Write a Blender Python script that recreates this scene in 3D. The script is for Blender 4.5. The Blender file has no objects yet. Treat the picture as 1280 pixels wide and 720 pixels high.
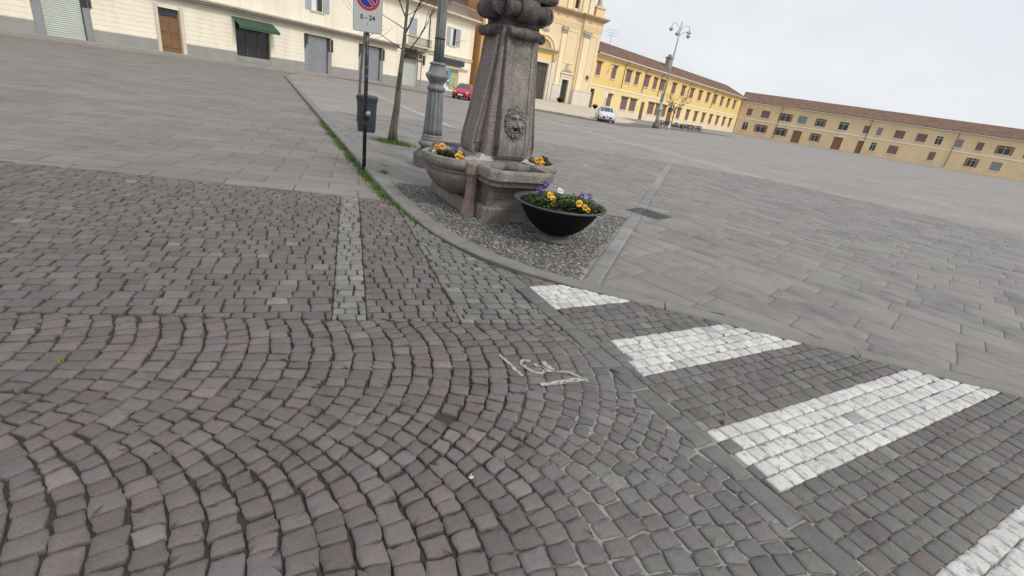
import bpy, math, random
import numpy as np
from mathutils import Matrix, Vector
random.seed(7); rng = np.random.default_rng(7)
R = random.uniform
rad = math.radians
S = bpy.context.scene
COL = S.collection

# ------------------------------------------------------------------ helpers
def lin(r, g, b, k=1.0):
    f = lambda c: ((c/255+.055)/1.055)**2.4 if c > 10 else c/255/12.92
    return (f(r)*k, f(g)*k, f(b)*k)

class MB:
    """collects geometry, builds ONE mesh object"""
    def __init__(s): s.v = []; s.f = []; s.m = []; s.c = []; s.sm = []; s.col = (1, 1, 1); s.mi = 0; s.smooth = False
    def add(s, vs, fs, mi=None, col=None, smooth=None):
        b = len(s.v); s.v.extend(vs); s.c.extend([col or s.col]*len(vs))
        for f in fs: s.f.append(tuple(b+i for i in f))
        s.m.extend([s.mi if mi is None else mi]*len(fs)); s.sm.extend([s.smooth if smooth is None else smooth]*len(fs))
        return s
    def box(s, x0, x1, y0, y1, z0, z1, **k):
        vs = [(x, y, z) for z in (z0, z1) for y in (y0, y1) for x in (x0, x1)]
        return s.add(vs, [(0, 2, 3, 1), (4, 5, 7, 6), (0, 1, 5, 4), (2, 6, 7, 3), (0, 4, 6, 2), (1, 3, 7, 5)], **k)
    def obox(s, c, ax, ay, hx, hy, z0, z1, **k):
        vs = [(c[0]+ax[0]*a*hx+ay[0]*b*hy, c[1]+ax[1]*a*hx+ay[1]*b*hy, z) for z in (z0, z1) for b in (-1, 1) for a in (-1, 1)]
        return s.add(vs, [(0, 2, 3, 1), (4, 5, 7, 6), (0, 1, 5, 4), (2, 6, 7, 3), (0, 4, 6, 2), (1, 3, 7, 5)], **k)
    def prism(s, poly, z0, z1, **k):
        n = len(poly)
        vs = [(p[0], p[1], z0) for p in poly]+[(p[0], p[1], z1) for p in poly]
        fs = [tuple(range(n-1, -1, -1)), tuple(range(n, 2*n))]+[(i, (i+1) % n, n+(i+1) % n, n+i) for i in range(n)]
        return s.add(vs, fs, **k)
    def loft(s, rings, cap0=True, cap1=True, closed=True, **k):
        n = len(rings[0]); vs = [p for r in rings for p in r]; fs = []
        for a in range(len(rings)-1):
            for i in range(n if closed else n-1):
                j = (i+1) % n
                fs.append((a*n+i, a*n+j, (a+1)*n+j, (a+1)*n+i))
        if cap0: fs.append(tuple(range(n-1, -1, -1)))
        if cap1: fs.append(tuple((len(rings)-1)*n+i for i in range(n)))
        return s.add(vs, fs, **k)
    def lathe(s, prof, c=(0, 0, 0), seg=24, axis='z', cap0=True, cap1=True, flute=0, fd=0.0, sx=1, sy=1, **k):
        rings = []
        for r, z in prof:
            rg = []
            for i in range(seg):
                a = 2*math.pi*i/seg
                rr = r*(1-fd*(0.5+0.5*math.cos(flute*a))) if flute else r
                p = (rr*math.cos(a)*sx, rr*math.sin(a)*sy, z)
                if axis == 'x': p = (z, rr*math.cos(a)*sx, rr*math.sin(a)*sy)
                if axis == 'y': p = (rr*math.sin(a)*sx, z, rr*math.cos(a)*sy)
                rg.append((p[0]+c[0], p[1]+c[1], p[2]+c[2]))
            rings.append(rg)
        k.setdefault('smooth', True)
        return s.loft(rings, cap0, cap1, **k)
    def tube(s, pts, rr, seg=8, **k):
        P = [Vector(p) for p in pts]; rings = []
        if not isinstance(rr, (list, tuple)): rr = [rr]*len(P)
        up = Vector((0.13, 0.29, 0.95))
        for i, p in enumerate(P):
            t = (P[min(i+1, len(P)-1)]-P[max(i-1, 0)]).normalized()
            a = t.cross(up)
            if a.length < .05: a = t.cross(Vector((1, 0, 0)))
            a.normalize(); b = t.cross(a)
            rings.append([tuple(p+(a*math.cos(2*math.pi*j/seg)+b*math.sin(2*math.pi*j/seg))*rr[i]) for j in range(seg)])
        k.setdefault('smooth', True)
        return s.loft(rings, **k)
    def ell(s, c, r, nu=10, nv=6, rot=None, **k):
        vs = []; fs = []
        for j in range(nv+1):
            t = math.pi*j/nv
            for i in range(nu):
                a = 2*math.pi*i/nu
                p = Vector((r[0]*math.sin(t)*math.cos(a), r[1]*math.sin(t)*math.sin(a), r[2]*math.cos(t)))
                if rot: p = rot @ p
                vs.append((p.x+c[0], p.y+c[1], p.z+c[2]))
        for j in range(nv):
            for i in range(nu):
                fs.append((j*nu+i, (j+1)*nu+i, (j+1)*nu+(i+1) % nu, j*nu+(i+1) % nu))
        k.setdefault('smooth', True)
        return s.add(vs, fs, **k)
    def wall(s, x0, x1, z0, z1, ops, y=0.0, d=0.25, **k):
        """facade sheet at y with openings (x0,x1,z0,z1), reveals d deep (+y is inwards)"""
        xs = sorted({x0, x1, *[v for o in ops for v in o[:2] if x0 < v < x1]})
        zs = sorted({z0, z1, *[v for o in ops for v in o[2:4] if z0 < v < z1]})
        for i in range(len(xs)-1):
            for j in range(len(zs)-1):
                cx = (xs[i]+xs[i+1])/2; cz = (zs[j]+zs[j+1])/2
                if any(o[0] < cx < o[1] and o[2] < cz < o[3] for o in ops): continue
                s.add([(xs[i], y, zs[j]), (xs[i+1], y, zs[j]), (xs[i+1], y, zs[j+1]), (xs[i], y, zs[j+1])], [(0, 1, 2, 3)], **k)
        for a, b, c, e in ops:
            for q in ([(a, c), (a, e)], [(b, e), (b, c)], [(a, e), (b, e)], [(b, c), (a, c)]):
                (p, r_), (t, u) = q
                s.add([(p, y, r_), (p, y+d, r_), (t, y+d, u), (t, y, u)], [(0, 1, 2, 3)], **k)
        return s
    def build(s, name, mats, parent=None, attr=False):
        me = bpy.data.meshes.new(name); me.from_pydata(s.v, [], s.f)
        if not isinstance(mats, (list, tuple)): mats = [mats]
        for m in mats: me.materials.append(m)
        me.polygons.foreach_set('material_index', s.m); me.polygons.foreach_set('use_smooth', s.sm)
        if attr:
            a = me.color_attributes.new('stone', 'FLOAT_COLOR', 'POINT')
            a.data.foreach_set('color', np.c_[np.array(s.c, dtype=np.float32), np.ones(len(s.c), np.float32)].ravel())
        me.update()
        o = bpy.data.objects.new(name, me); COL.objects.link(o)
        if parent: o.parent = parent
        return o

def thing(name, label, cat, loc=(0, 0, 0), rotz=0, group=None):
    o = bpy.data.objects.new(name, None); COL.objects.link(o); o.empty_display_size = .2
    o.location = loc; o.rotation_euler = (0, 0, rotz)
    return tag(o, label, cat, group)
def tag(o, label, cat, group=None):
    o['label'] = label; o['category'] = cat
    if group: o['group'] = group
    return o
def struct(o): o['kind'] = 'structure'; return o
def stuff(o): o['kind'] = 'stuff'; return o
def dup(root, loc, rotz, label=None, scale=None):
    r = root.copy(); COL.objects.link(r); r.location = loc; r.rotation_euler = (0, 0, rotz)
    if scale: r.scale = scale
    if label: r['label'] = label
    for ch in list(root.children):
        c = ch.copy(); COL.objects.link(c); c.parent = r
        for g in list(ch.children):
            d = g.copy(); COL.objects.link(d); d.parent = c
    return r

# ------------------------------------------------------------------ materials
def new_mat(name):
    m = bpy.data.materials.new(name); m.use_nodes = True
    nt = m.node_tree; b = nt.nodes['Principled BSDF']
    return m, nt, b
def N(nt, t, **k):
    n = nt.nodes.new(t)
    for a, v in k.items(): setattr(n, a, v)
    return n
def noise(nt, vec, scale, detail=4, rough=.6):
    n = N(nt, 'ShaderNodeTexNoise'); n.inputs['Scale'].default_value = scale; n.inputs['Detail'].default_value = detail; n.inputs['Roughness'].default_value = rough
    nt.links.new(vec, n.inputs['Vector']); return n.outputs['Fac']
def ramp(nt, fac, a, b, ca, cb):
    r = N(nt, 'ShaderNodeMapRange'); r.inputs['From Min'].default_value = a; r.inputs['From Max'].default_value = b
    r.inputs['To Min'].default_value = ca; r.inputs['To Max'].default_value = cb
    nt.links.new(fac, r.inputs['Value']); return r.outputs['Result']
def mix(nt, fac, a, b, mode='MIX'):
    n = N(nt, 'ShaderNodeMix', data_type='RGBA', blend_type=mode)
    for key, v in (('Factor', fac), ('A', a), ('B', b)):
        inp = n.inputs[0] if key == 'Factor' else n.inputs[6 if key == 'A' else 7]
        if hasattr(v, 'is_output'): nt.links.new(v, inp)
        elif key == 'Factor': inp.default_value = v
        else: inp.default_value = (*v, 1)
    return n.outputs[2]
def scaled(nt, vec, sx, sy, sz):
    m = N(nt, 'ShaderNodeMapping'); m.inputs['Scale'].default_value = (sx, sy, sz); nt.links.new(vec, m.inputs['Vector']); return m.outputs['Vector']
def mat(name, col, rough=.8, var=.15, scale=3., fine=.1, fscale=60., bump=.0, bscale=80., streak=0., streakcol=None, sscale=6., metal=0., attr=False, spec=.5, stain=0., staincol=(.03, .03, .028), stscale=1.5):
    m, nt, b = new_mat(name)
    tc = N(nt, 'ShaderNodeTexCoord').outputs['Object']
    if attr:
        base = N(nt, 'ShaderNodeAttribute', attribute_name='stone').outputs['Color']
    else:
        base = N(nt, 'ShaderNodeRGB'); base.outputs[0].default_value = (*col, 1); base = base.outputs[0]
    n1 = ramp(nt, noise(nt, tc, scale, 5), .3, .7, 1-var, 1+var)
    n2 = ramp(nt, noise(nt, tc, fscale, 3), .3, .7, 1-fine, 1+fine)
    mul = N(nt, 'ShaderNodeMath', operation='MULTIPLY'); nt.links.new(n1, mul.inputs[0]); nt.links.new(n2, mul.inputs[1])
    vm = N(nt, 'ShaderNodeVectorMath', operation='SCALE'); nt.links.new(base, vm.inputs[0]); nt.links.new(mul.outputs[0], vm.inputs['Scale'])
    c = vm.outputs[0]
    if streak:
        sf = ramp(nt, noise(nt, scaled(nt, tc, 1, 1, .08), sscale, 4), .48, .72, 0, streak)
        c = mix(nt, sf, c, streakcol or tuple(x*.35 for x in col))
    if stain:
        sf = ramp(nt, noise(nt, tc, stscale, 6, .7), .52, .68, 0, stain)
        c = mix(nt, sf, c, staincol)
    nt.links.new(c, b.inputs['Base Color'])
    b.inputs['Roughness'].default_value = rough; b.inputs['Metallic'].default_value = metal; b.inputs['Specular IOR Level'].default_value = spec
    if bump:
        bn = N(nt, 'ShaderNodeBump'); bn.inputs['Strength'].default_value = bump; bn.inputs['Distance'].default_value = .01
        nt.links.new(noise(nt, tc, bscale, 6, .65), bn.inputs['Height']); nt.links.new(bn.outputs[0], b.inputs['Normal'])
    return m

M = {}
M['stone'] = mat('paving stone', (1, 1, 1), .72, .12, 9, .16, 160, .55, 90, attr=True, stain=.35, staincol=(.05, .047, .044), stscale=2.2, spec=.45)
M['painted'] = mat('white painted setts', (1, 1, 1), .8, .12, 5, .14, 160, .5, 110, attr=True, stain=.7, staincol=(.15, .145, .14), stscale=22)
M['pebble'] = mat('river pebbles', (1, 1, 1), .6, .15, 2, .12, 120, .2, 120, attr=True)
M['slab'] = mat('paving slab', (1, 1, 1), .62, .14, 2.5, .12, 110, .4, 60, attr=True, stain=.5, staincol=(.06, .058, .06), stscale=1.1)
for key in ('slab',):
    nt = M[key].node_tree; b = nt.nodes['Principled BSDF']; tc = N(nt, 'ShaderNodeTexCoord').outputs['Object']
    vo = N(nt, 'ShaderNodeTexVoronoi'); vo.inputs['Scale'].default_value = 2.6; nt.links.new(tc, vo.inputs['Vector'])
    sp = N(nt, 'ShaderNodeSeparateColor'); nt.links.new(vo.outputs['Color'], sp.inputs[0])
    a_ = N(nt, 'ShaderNodeMath', operation='MULTIPLY'); nt.links.new(sp.outputs[0], a_.inputs[0]); a_.inputs[1].default_value = .085
    d_ = N(nt, 'ShaderNodeMath', operation='SUBTRACT'); nt.links.new(a_.outputs[0], d_.inputs[0]); nt.links.new(vo.outputs['Distance'], d_.inputs[1])
    f_ = ramp(nt, d_.outputs[0], .0, .012, 0, .6); old = b.inputs['Base Color'].links[0].from_socket
    c = mix(nt, f_, old, (.075, .072, .07))
    c = mix(nt, ramp(nt, noise(nt, scaled(nt, tc, .35, 1.2, 1), 1.1, 7, .7), .5, .68, 0, .4), c, (.115, .108, .102))
    nt.links.new(c, b.inputs['Base Color'])
M['kerbstone'] = mat('kerb granite', (.185, .178, .168), .75, .15, 2.5, .22, 220, .35, 180, stain=.4, staincol=(.10, .095, .085), stscale=3)
M['soil'] = mat('planter soil', (.045, .032, .024), .95, .4, 14, .3, 90, .8, 40)
M['asphalt'] = mat('worn asphalt', (.172, .165, .158), .8, .13, .6, .22, 120, .35, 160, stain=.35, staincol=(.11, .107, .103), stscale=.9)
nt = M['asphalt'].node_tree; b = nt.nodes['Principled BSDF']; tc = N(nt, 'ShaderNodeTexCoord').outputs['Object']
dv = N(nt, 'ShaderNodeVectorMath', operation='ADD'); nz = N(nt, 'ShaderNodeTexNoise'); nz.inputs['Scale'].default_value = 1.3; nz.inputs['Detail'].default_value = 6; nt.links.new(tc, nz.inputs['Vector'])
nt.links.new(tc, dv.inputs[0]); nt.links.new(nz.outputs['Color'], dv.inputs[1])
vo = N(nt, 'ShaderNodeTexVoronoi', feature='DISTANCE_TO_EDGE'); vo.inputs['Scale'].default_value = .26; nt.links.new(dv.outputs[0], vo.inputs['Vector'])
vc = N(nt, 'ShaderNodeTexVoronoi'); vc.inputs['Scale'].default_value = .26; nt.links.new(dv.outputs[0], vc.inputs['Vector'])
sep = N(nt, 'ShaderNodeSeparateColor'); nt.links.new(vc.outputs['Color'], sep.inputs[0])
old = b.inputs['Base Color'].links[0].from_socket
c = mix(nt, ramp(nt, vo.outputs['Distance'], .004, .012, .45, 0), old, (.045, .043, .04))
c = mix(nt, ramp(nt, sep.outputs[0], .72, .74, 0, .35), c, (.095, .092, .09))
nt.links.new(c, b.inputs['Base Color'])
M['ground'] = mat('ground', (.13, .125, .118), .85, .15, .2, .1, 60)
M['granite'] = mat('fountain granite', (.218, .194, .174), .8, .24, 4.5, .7, 80, .45, 150, streak=.6, streakcol=(.075, .07, .066), sscale=11, stain=.42, staincol=(.075, .073, .066), stscale=2.6)
M['granite_pink'] = mat('pinkish granite', (.25, .185, .165), .8, .25, 8, .6, 80, .5, 140, streak=.55, streakcol=(.10, .08, .075), sscale=12)
M['granite_pillar'] = mat('pillar granite', (.222, .184, .170), .82, .14, 4, .75, 80, .5, 170, streak=.5, streakcol=(.11, .102, .098), sscale=10)
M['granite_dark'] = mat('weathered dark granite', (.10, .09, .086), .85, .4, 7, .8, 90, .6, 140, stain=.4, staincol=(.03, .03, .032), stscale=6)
M['pale_stone'] = mat('worn pale stone', (.33, .325, .33), .6, .12, 6, .15, 150, .25, 120, stain=.3, staincol=(.2, .2, .2), stscale=7)
M['basin_in'] = mat('basin interior', (.10, .105, .09), .5, .35, 9, .3, 60, .6, 60)
M['bowl'] = mat('dark cast planter', (.0065, .0065, .0085), .75, .15, 5, .15, 120, .08, 80, spec=.18)
M['bowl_rim'] = mat('planter rim', (.055, .055, .06), .5, .15, 6, .15, 120, .08, 80)
M['bowl_foot'] = mat('planter foot', (.13, .12, .105), .85, .2, 12, .2, 90, .2, 80)
M['lamp'] = mat('grey painted cast iron', (.18, .19, .19), .5, .2, 5, .15, 70, .15, 40, streak=.55, streakcol=(.05, .053, .058), sscale=14)
M['lamp_dark'] = mat('dark stone lamp base', (.14, .137, .135), .75, .15, 5, .2, 120, .3, 70, streak=.4, streakcol=(.07, .07, .07))
M['lamp_far'] = mat('pale painted iron', (.34, .35, .35), .5, .1, 3)
M['post'] = mat('black post', (.012, .012, .016), .45, .2, 8, .2, 80, stain=.8, staincol=(.20, .20, .21), stscale=20)
M['sign_back'] = mat('sign metal', (.36, .37, .38), .4, .05, 6, metal=.6)
M['sign_white'] = mat('sign white', (.46, .47, .48), .4, .05, 5, stain=.2, staincol=(.36, .36, .36), stscale=9)
M['sign_red'] = mat('sign red', (.42, .022, .018), .4, .06, 5)
M['sign_blue'] = mat('sign blue', (.008, .018, .30), .4, .06, 5)
M['black'] = mat('black', (.008, .008, .009), .5, .1, 5)
M['bin'] = mat('blue grey plastic', (.05, .058, .075), .5, .12, 6, .1, 90, streak=.3)
M['bark'] = mat('bark', (.13, .10, .075), .9, .25, 12, .25, 90, .8, 60, streak=.5, streakcol=(.05, .042, .034), sscale=30)
M['bark_dark'] = mat('twig bark', (.055, .042, .032), .9, .25, 12)
M['moss'] = mat('mossy bark', (.05, .075, .03), .9, .3, 20)
def leaf_mat(name, col, var=.35):
    m = mat(name, col, .6, var, 25, .25, 120, spec=.3)
    return m
M['grass'] = leaf_mat('grass', (.085, .16, .025))
M['leaf'] = leaf_mat('pansy leaves', (.05, .088, .028))
M['leaf_light'] = leaf_mat('young pansy leaves', (.12, .165, .055))
M['leaf_dry'] = leaf_mat('autumn leaves', (.25, .15, .04))
M['hedge'] = leaf_mat('hedge', (.035, .05, .02))
M['pet_yellow'] = mat('yellow petals', (.80, .44, .012), .6, .12, 40)
M['pet_gold'] = mat('golden petals', (.72, .30, .012), .6, .12, 40)
M['pet_violet'] = mat('violet petals', (.045, .018, .20), .6, .2, 40)
M['pet_white'] = mat('white petals', (.8, .8, .76), .6, .05, 40)
M['pet_dark'] = mat('dark petals', (.055, .012, .02), .7, .2, 40)
M['paint_line'] = mat('worn chalk paint', (.40, .39, .375), .85, .15, 30, .2, 120)
nt = M['paint_line'].node_tree; b = nt.nodes['Principled BSDF']; tc = N(nt, 'ShaderNodeTexCoord').outputs['Object']
nt.links.new(ramp(nt, noise(nt, tc, 38, 6, .75), .38, .52, .0, .9), b.inputs['Alpha'])
M['paper'] = mat('white paper', (.55, .54, .52), .7, .08, 20)
# buildings
M['white_wall'] = mat('cream plaster', (.86, .80, .66), .9, .05, .5, .04, 9, streak=.4, streakcol=(.62, .56, .45), sscale=1.2)
M['white_trim'] = mat('cream moulding', (.62, .57, .46), .9, .08, .8, .06, 9, streak=.25, streakcol=(.38, .34, .27), sscale=2)
M['taupe'] = mat('weathered taupe cornice', (.40, .365, .30), .9, .12, .8, .1, 9, streak=.4, streakcol=(.22, .2, .17), sscale=2)
M['grey_plinth'] = mat('grey plinth', (.30, .29, .275), .85, .1, 1, .1, 20)
M['shutter_grey'] = mat('grey roller shutter', (.25, .265, .28), .5, .08, 1)
M['shutter_pale'] = mat('pale green grey shutter', (.46, .50, .45), .6, .08, 1)
M['shutter_blue'] = mat('blue grey wooden shutters', (.42, .45, .50), .7, .08, 2)
M['mauve_wall'] = mat('mauve plaster', (.36, .28, .25), .9, .08, .5)
M['brown_metal'] = mat('brown ironwork', (.10, .075, .06), .6, .15, 4)
M['dark_iron'] = mat('dark iron', (.05, .048, .046), .6, .15, 4)
M['glass_dark'] = mat('dark window', (.03, .033, .038), .15, .1, 1)
M['awning'] = mat('dark blue awning', (.045, .05, .07), .7, .1, 1)
M['awning_green'] = mat('dark green awning', (.04, .085, .055), .8, .12, 1)
M['poster_blue'] = mat('blue poster', (.05, .35, .62), .5, .1, 2)
M['poster_green'] = mat('yellow green window display', (.42, .43, .22), .4, .5, 3.5, .3, 9, stain=.6, staincol=(.12, .16, .08), stscale=3)
M['white_plain'] = mat('white panel', (.78, .78, .76), .6, .04, 2)
M['church_wall'] = mat('peach plaster', (.81, .65, .42), .9, .05, .4, .04, 6, streak=.12, streakcol=(.60, .42, .24), sscale=.8)
M['church_orange'] = mat('side bay plaster', (.78, .45, .18), .9, .06, .4, .04, 6, streak=.12, sscale=.8, streakcol=(.55, .30, .12))  # left bay in a deeper orange than the rest of the church
M['church_panel'] = mat('apricot plaster panel', (.80, .61, .37), .9, .05, .5, .04, 6)
M['church_cream'] = mat('cream pilaster', (.84, .72, .50), .9, .05, .5, .05, 6, streak=.15, streakcol=(.6, .5, .36), sscale=1.2)
M['church_grey'] = mat('grey stone carving', (.52, .47, .38), .9, .2, 2, .2, 8)
M['church_cornice'] = mat('cornice stone', (.52, .40, .23), .9, .1, .8, .1, 8, streak=.25, streakcol=(.35, .26, .16), sscale=1.5)
M['church_plinth'] = mat('pale stone plinth', (.70, .65, .56), .9, .07, .6, .06, 6, streak=.2, streakcol=(.5, .46, .4), sscale=1)
M['door_wood'] = mat('dark weathered door', (.085, .075, .068), .7, .15, 2, .15, 20, streak=.3)
M['door_green'] = mat('dark green door', (.035, .042, .036), .6, .15, 2)
M['fresco'] = mat('faded lunette painting', (.52, .33, .17), .9, .35, 1.2, .2, 5, stain=.4, staincol=(.34, .24, .16), stscale=1.2)
M['yellow_wall'] = mat('yellow plaster', (.82, .60, .235), .9, .06, .3, .04, 5, streak=.10, streakcol=(.70, .50, .17), sscale=.7)
M['yellow_low'] = mat('pale yellow plaster', (.84, .685, .34), .9, .06, .3, .04, 5, streak=.10, streakcol=(.7, .55, .25), sscale=.7)
M['pink_plinth'] = mat('pale pinkish plinth', (.78, .66, .52), .9, .06, .5, .05, 6)
M['band_white'] = mat('white band', (.82, .80, .74), .9, .04, 1)
M['hoodm'] = mat('brown hood', (.15, .095, .055), .8, .15, 2)
M['mauve_shutter'] = mat('mauve brown shutters', (.235, .135, .125), .75, .12, 2, .12, 12)
M['brown_door'] = mat('brown wooden door', (.20, .11, .05), .7, .15, 2)
M['tile'] = mat('old roof tiles', (.17, .10, .075), .9, .3, .8, .35, 6, .8, 6)
M['tile_edge'] = mat('white gutter', (.72, .70, .66), .6, .06, 1)
M['forecourt'] = mat('pale forecourt stone', (.62, .55, .42), .9, .12, .5, .12, 5)
M['tree_far'] = mat('far bark', (.16, .12, .09), .9)
M['car_red'] = mat('red car paint', (.40, .014, .03), .25, .03, 2)
M['car_white'] = mat('white car paint', (.60, .61, .64), .25, .03, 2)
M['car_glass'] = mat('car glass', (.05, .075, .09), .08, .1, 2)
M['rubber'] = mat('tyre rubber', (.012, .012, .012), .8)
M['alloy'] = mat('wheel alloy', (.35, .36, .37), .35, metal=.7)
M['chrome'] = mat('chrome', (.6, .6, .6), .2, metal=.9)
M['lens'] = mat('headlight lens', (.62, .60, .55), .15, .2, 14)

# joint filling: dark humus on the left, pale mortar towards the crossing
m, nt, b = new_mat('joint filling'); tc = N(nt, 'ShaderNodeTexCoord').outputs['Object']
sx = N(nt, 'ShaderNodeSeparateXYZ'); nt.links.new(tc, sx.inputs[0])
a = N(nt, 'ShaderNodeMath', operation='ADD'); nt.links.new(sx.outputs['X'], a.inputs[0]); nt.links.new(ramp(nt, noise(nt, tc, 2.6, 5), 0, 1, -.9, .9), a.inputs[1])
fac = ramp(nt, a.outputs[0], .0, .45, 0, 1)
lim = N(nt, 'ShaderNodeMath', operation='MULTIPLY'); nt.links.new(fac, lim.inputs[0]); nt.links.new(ramp(nt, sx.outputs['Y'], 2.75, 2.95, 1, 0), lim.inputs[1])
c = mix(nt, ramp(nt, noise(nt, tc, 60, 4), .3, .7, 0, 1), (.024, .021, .019), (.058, .052, .045))
c2 = mix(nt, ramp(nt, noise(nt, tc, 70, 4), .3, .7, 0, 1), (.17, .165, .155), (.30, .29, .27))
nt.links.new(mix(nt, lim.outputs[0], c, c2), b.inputs['Base Color']); b.inputs['Roughness'].default_value = .95
M['joint'] = m
# far plaza paving: slab courses, lighter than the near slabs to paint in haze
m, nt, b = new_mat('far slab paving'); tc = N(nt, 'ShaderNodeTexCoord').outputs['Object']
mp = N(nt, 'ShaderNodeMapping'); mp.inputs['Rotation'].default_value = (0, 0, rad(42)); nt.links.new(tc, mp.inputs['Vector'])
br = N(nt, 'ShaderNodeTexBrick'); nt.links.new(mp.outputs[0], br.inputs['Vector'])
br.inputs['Scale'].default_value = 1; br.inputs['Brick Width'].default_value = .62; br.inputs['Row Height'].default_value = .34; br.inputs['Mortar Size'].default_value = .006
br.inputs['Color1'].default_value = (.252, .236, .221, 1); br.inputs['Color2'].default_value = (.224, .210, .197, 1); br.inputs['Mortar'].default_value = (.13, .125, .118, 1); br.inputs['Bias'].default_value = .1
c = mix(nt, 1.0, br.outputs['Color'], mix(nt, ramp(nt, noise(nt, tc, .35, 6), .3, .7, 0, 1), (.82, .82, .83), (1.16, 1.13, 1.1)), 'MULTIPLY')
c = mix(nt, ramp(nt, noise(nt, scaled(nt, tc, 1, .25, 1), .5, 6, .7), .55, .7, 0, .5), c, (.165, .157, .152))
nt.links.new(c, b.inputs['Base Color']); b.inputs['Roughness'].default_value = .62
M['far_slab'] = m
m, nt, b = new_mat('worn street slabs'); tc = N(nt, 'ShaderNodeTexCoord').outputs['Object']
mp = N(nt, 'ShaderNodeMapping'); mp.inputs['Rotation'].default_value = (0, 0, rad(-20)); nt.links.new(tc, mp.inputs['Vector'])
dn = N(nt, 'ShaderNodeTexNoise'); dn.inputs['Scale'].default_value = 1.6; nt.links.new(tc, dn.inputs['Vector'])
sc_ = N(nt, 'ShaderNodeVectorMath', operation='SCALE'); sc_.inputs['Scale'].default_value = .05; nt.links.new(dn.outputs['Color'], sc_.inputs[0])
ad = N(nt, 'ShaderNodeVectorMath', operation='ADD'); nt.links.new(mp.outputs[0], ad.inputs[0]); nt.links.new(sc_.outputs[0], ad.inputs[1])
br = N(nt, 'ShaderNodeTexBrick'); nt.links.new(ad.outputs[0], br.inputs['Vector'])
br.inputs['Scale'].default_value = 1; br.inputs['Brick Width'].default_value = .78; br.inputs['Row Height'].default_value = .42; br.inputs['Mortar Size'].default_value = .007; br.inputs['Bias'].default_value = -.1
br.inputs['Color1'].default_value = (.205, .192, .178, 1); br.inputs['Color2'].default_value = (.158, .150, .142, 1); br.inputs['Mortar'].default_value = (.055, .052, .048, 1)
c = mix(nt, 1.0, br.outputs['Color'], mix(nt, ramp(nt, noise(nt, tc, .6, 6), .3, .7, 0, 1), (.82, .82, .83), (1.16, 1.13, 1.1)), 'MULTIPLY')
c = mix(nt, 1.0, c, mix(nt, ramp(nt, noise(nt, tc, 90, 3), .3, .7, 0, 1), (.82, .82, .82), (1.16, 1.16, 1.15)), 'MULTIPLY')
c = mix(nt, ramp(nt, noise(nt, tc, 1.1, 7, .72), .54, .68, 0, .5), c, (.105, .1, .094))
nt.links.new(c, b.inputs['Base Color']); b.inputs['Roughness'].default_value = .72
bn = N(nt, 'ShaderNodeBump'); bn.inputs['Strength'].default_value = .5; bn.inputs['Distance'].default_value = .01; nt.links.new(br.outputs['Fac'], bn.inputs['Height']); bn.invert = True; nt.links.new(bn.outputs[0], b.inputs['Normal'])
M['street_slab'] = m
# forecourt: pale setts in long courses
m, nt, b = new_mat('forecourt paving'); tc = N(nt, 'ShaderNodeTexCoord').outputs['Object']
mp = N(nt, 'ShaderNodeMapping'); mp.inputs['Rotation'].default_value = (0, 0, rad(-34)); nt.links.new(tc, mp.inputs['Vector'])
br = N(nt, 'ShaderNodeTexBrick'); nt.links.new(mp.outputs[0], br.inputs['Vector'])
br.inputs['Scale'].default_value = 1; br.inputs['Brick Width'].default_value = 1.5; br.inputs['Row Height'].default_value = 2.6; br.inputs['Mortar Size'].default_value = .16
br.inputs['Color1'].default_value = (.62, .56, .44, 1); br.inputs['Color2'].default_value = (.52, .46, .36, 1); br.inputs['Mortar'].default_value = (.42, .37, .28, 1)
nt.links.new(mix(nt, ramp(nt, noise(nt, tc, .9, 5), .35, .7, 0, .5), br.outputs['Color'], (.40, .37, .31)), b.inputs['Base Color']); b.inputs['Roughness'].default_value = .85
M['forecourt'] = m

# ------------------------------------------------------------------ ground layout (metres, camera over the origin)
E1 = np.array([.8545, .5195]); E2 = np.array([.5195, -.8545])      # axes of the square, the fountain and the crossing
U = np.array([.956, .292]); W = np.array([-.292, .956])            # axes of the fan strips
KP = np.array([(-40, 73.5), (-6.2, 13.8), (-3.49, 9.03), (-2.25, 6.82), (-1.52, 5.57), (-1.13, 4.97), (-.72, 4.47), (-.36, 4.15), (-.02, 3.97), (.42, 3.86), (.85, 3.79), (1.39, 3.67), (2.5, 3.42), (5, 2.85), (12, 1.2), (60, -10)])
def yk(x): return np.interp(x, KP[:, 0], KP[:, 1])
def zl(x, y):
    t = min(max((y-4.5)/2.8, 0), 1); t = t*t*(3-2*t)
    return -.004-.09*t
def hp(p, q, inside):   # half plane through p,q keeping the side of 'inside'
    p = np.array(p, float); q = np.array(q, float); n = np.array([-(q-p)[1], (q-p)[0]]); n /= np.linalg.norm(n)
    if n.dot(np.array(inside)-p) < 0: n = -n
    return (n[0], n[1], n.dot(p))
def clip(poly, h):
    out = []; nx, ny, c = h
    for i in range(len(poly)):
        a = poly[i]; b_ = poly[(i+1) % len(poly)]
        da = a[0]*nx+a[1]*ny-c; db = b_[0]*nx+b_[1]*ny-c
        if da >= 0: out.append(a)
        if (da >= 0) != (db >= 0):
            t = da/(da-db); out.append((a[0]+(b_[0]-a[0])*t, a[1]+(b_[1]-a[1])*t))
    return out
def clips(poly, hs):
    for h in hs:
        poly = clip(poly, h)
        if len(poly) < 3: return []
    return poly
def area(p): return abs(sum(p[i][0]*p[(i+1) % len(p)][1]-p[(i+1) % len(p)][0]*p[i][1] for i in range(len(p))))/2
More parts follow.
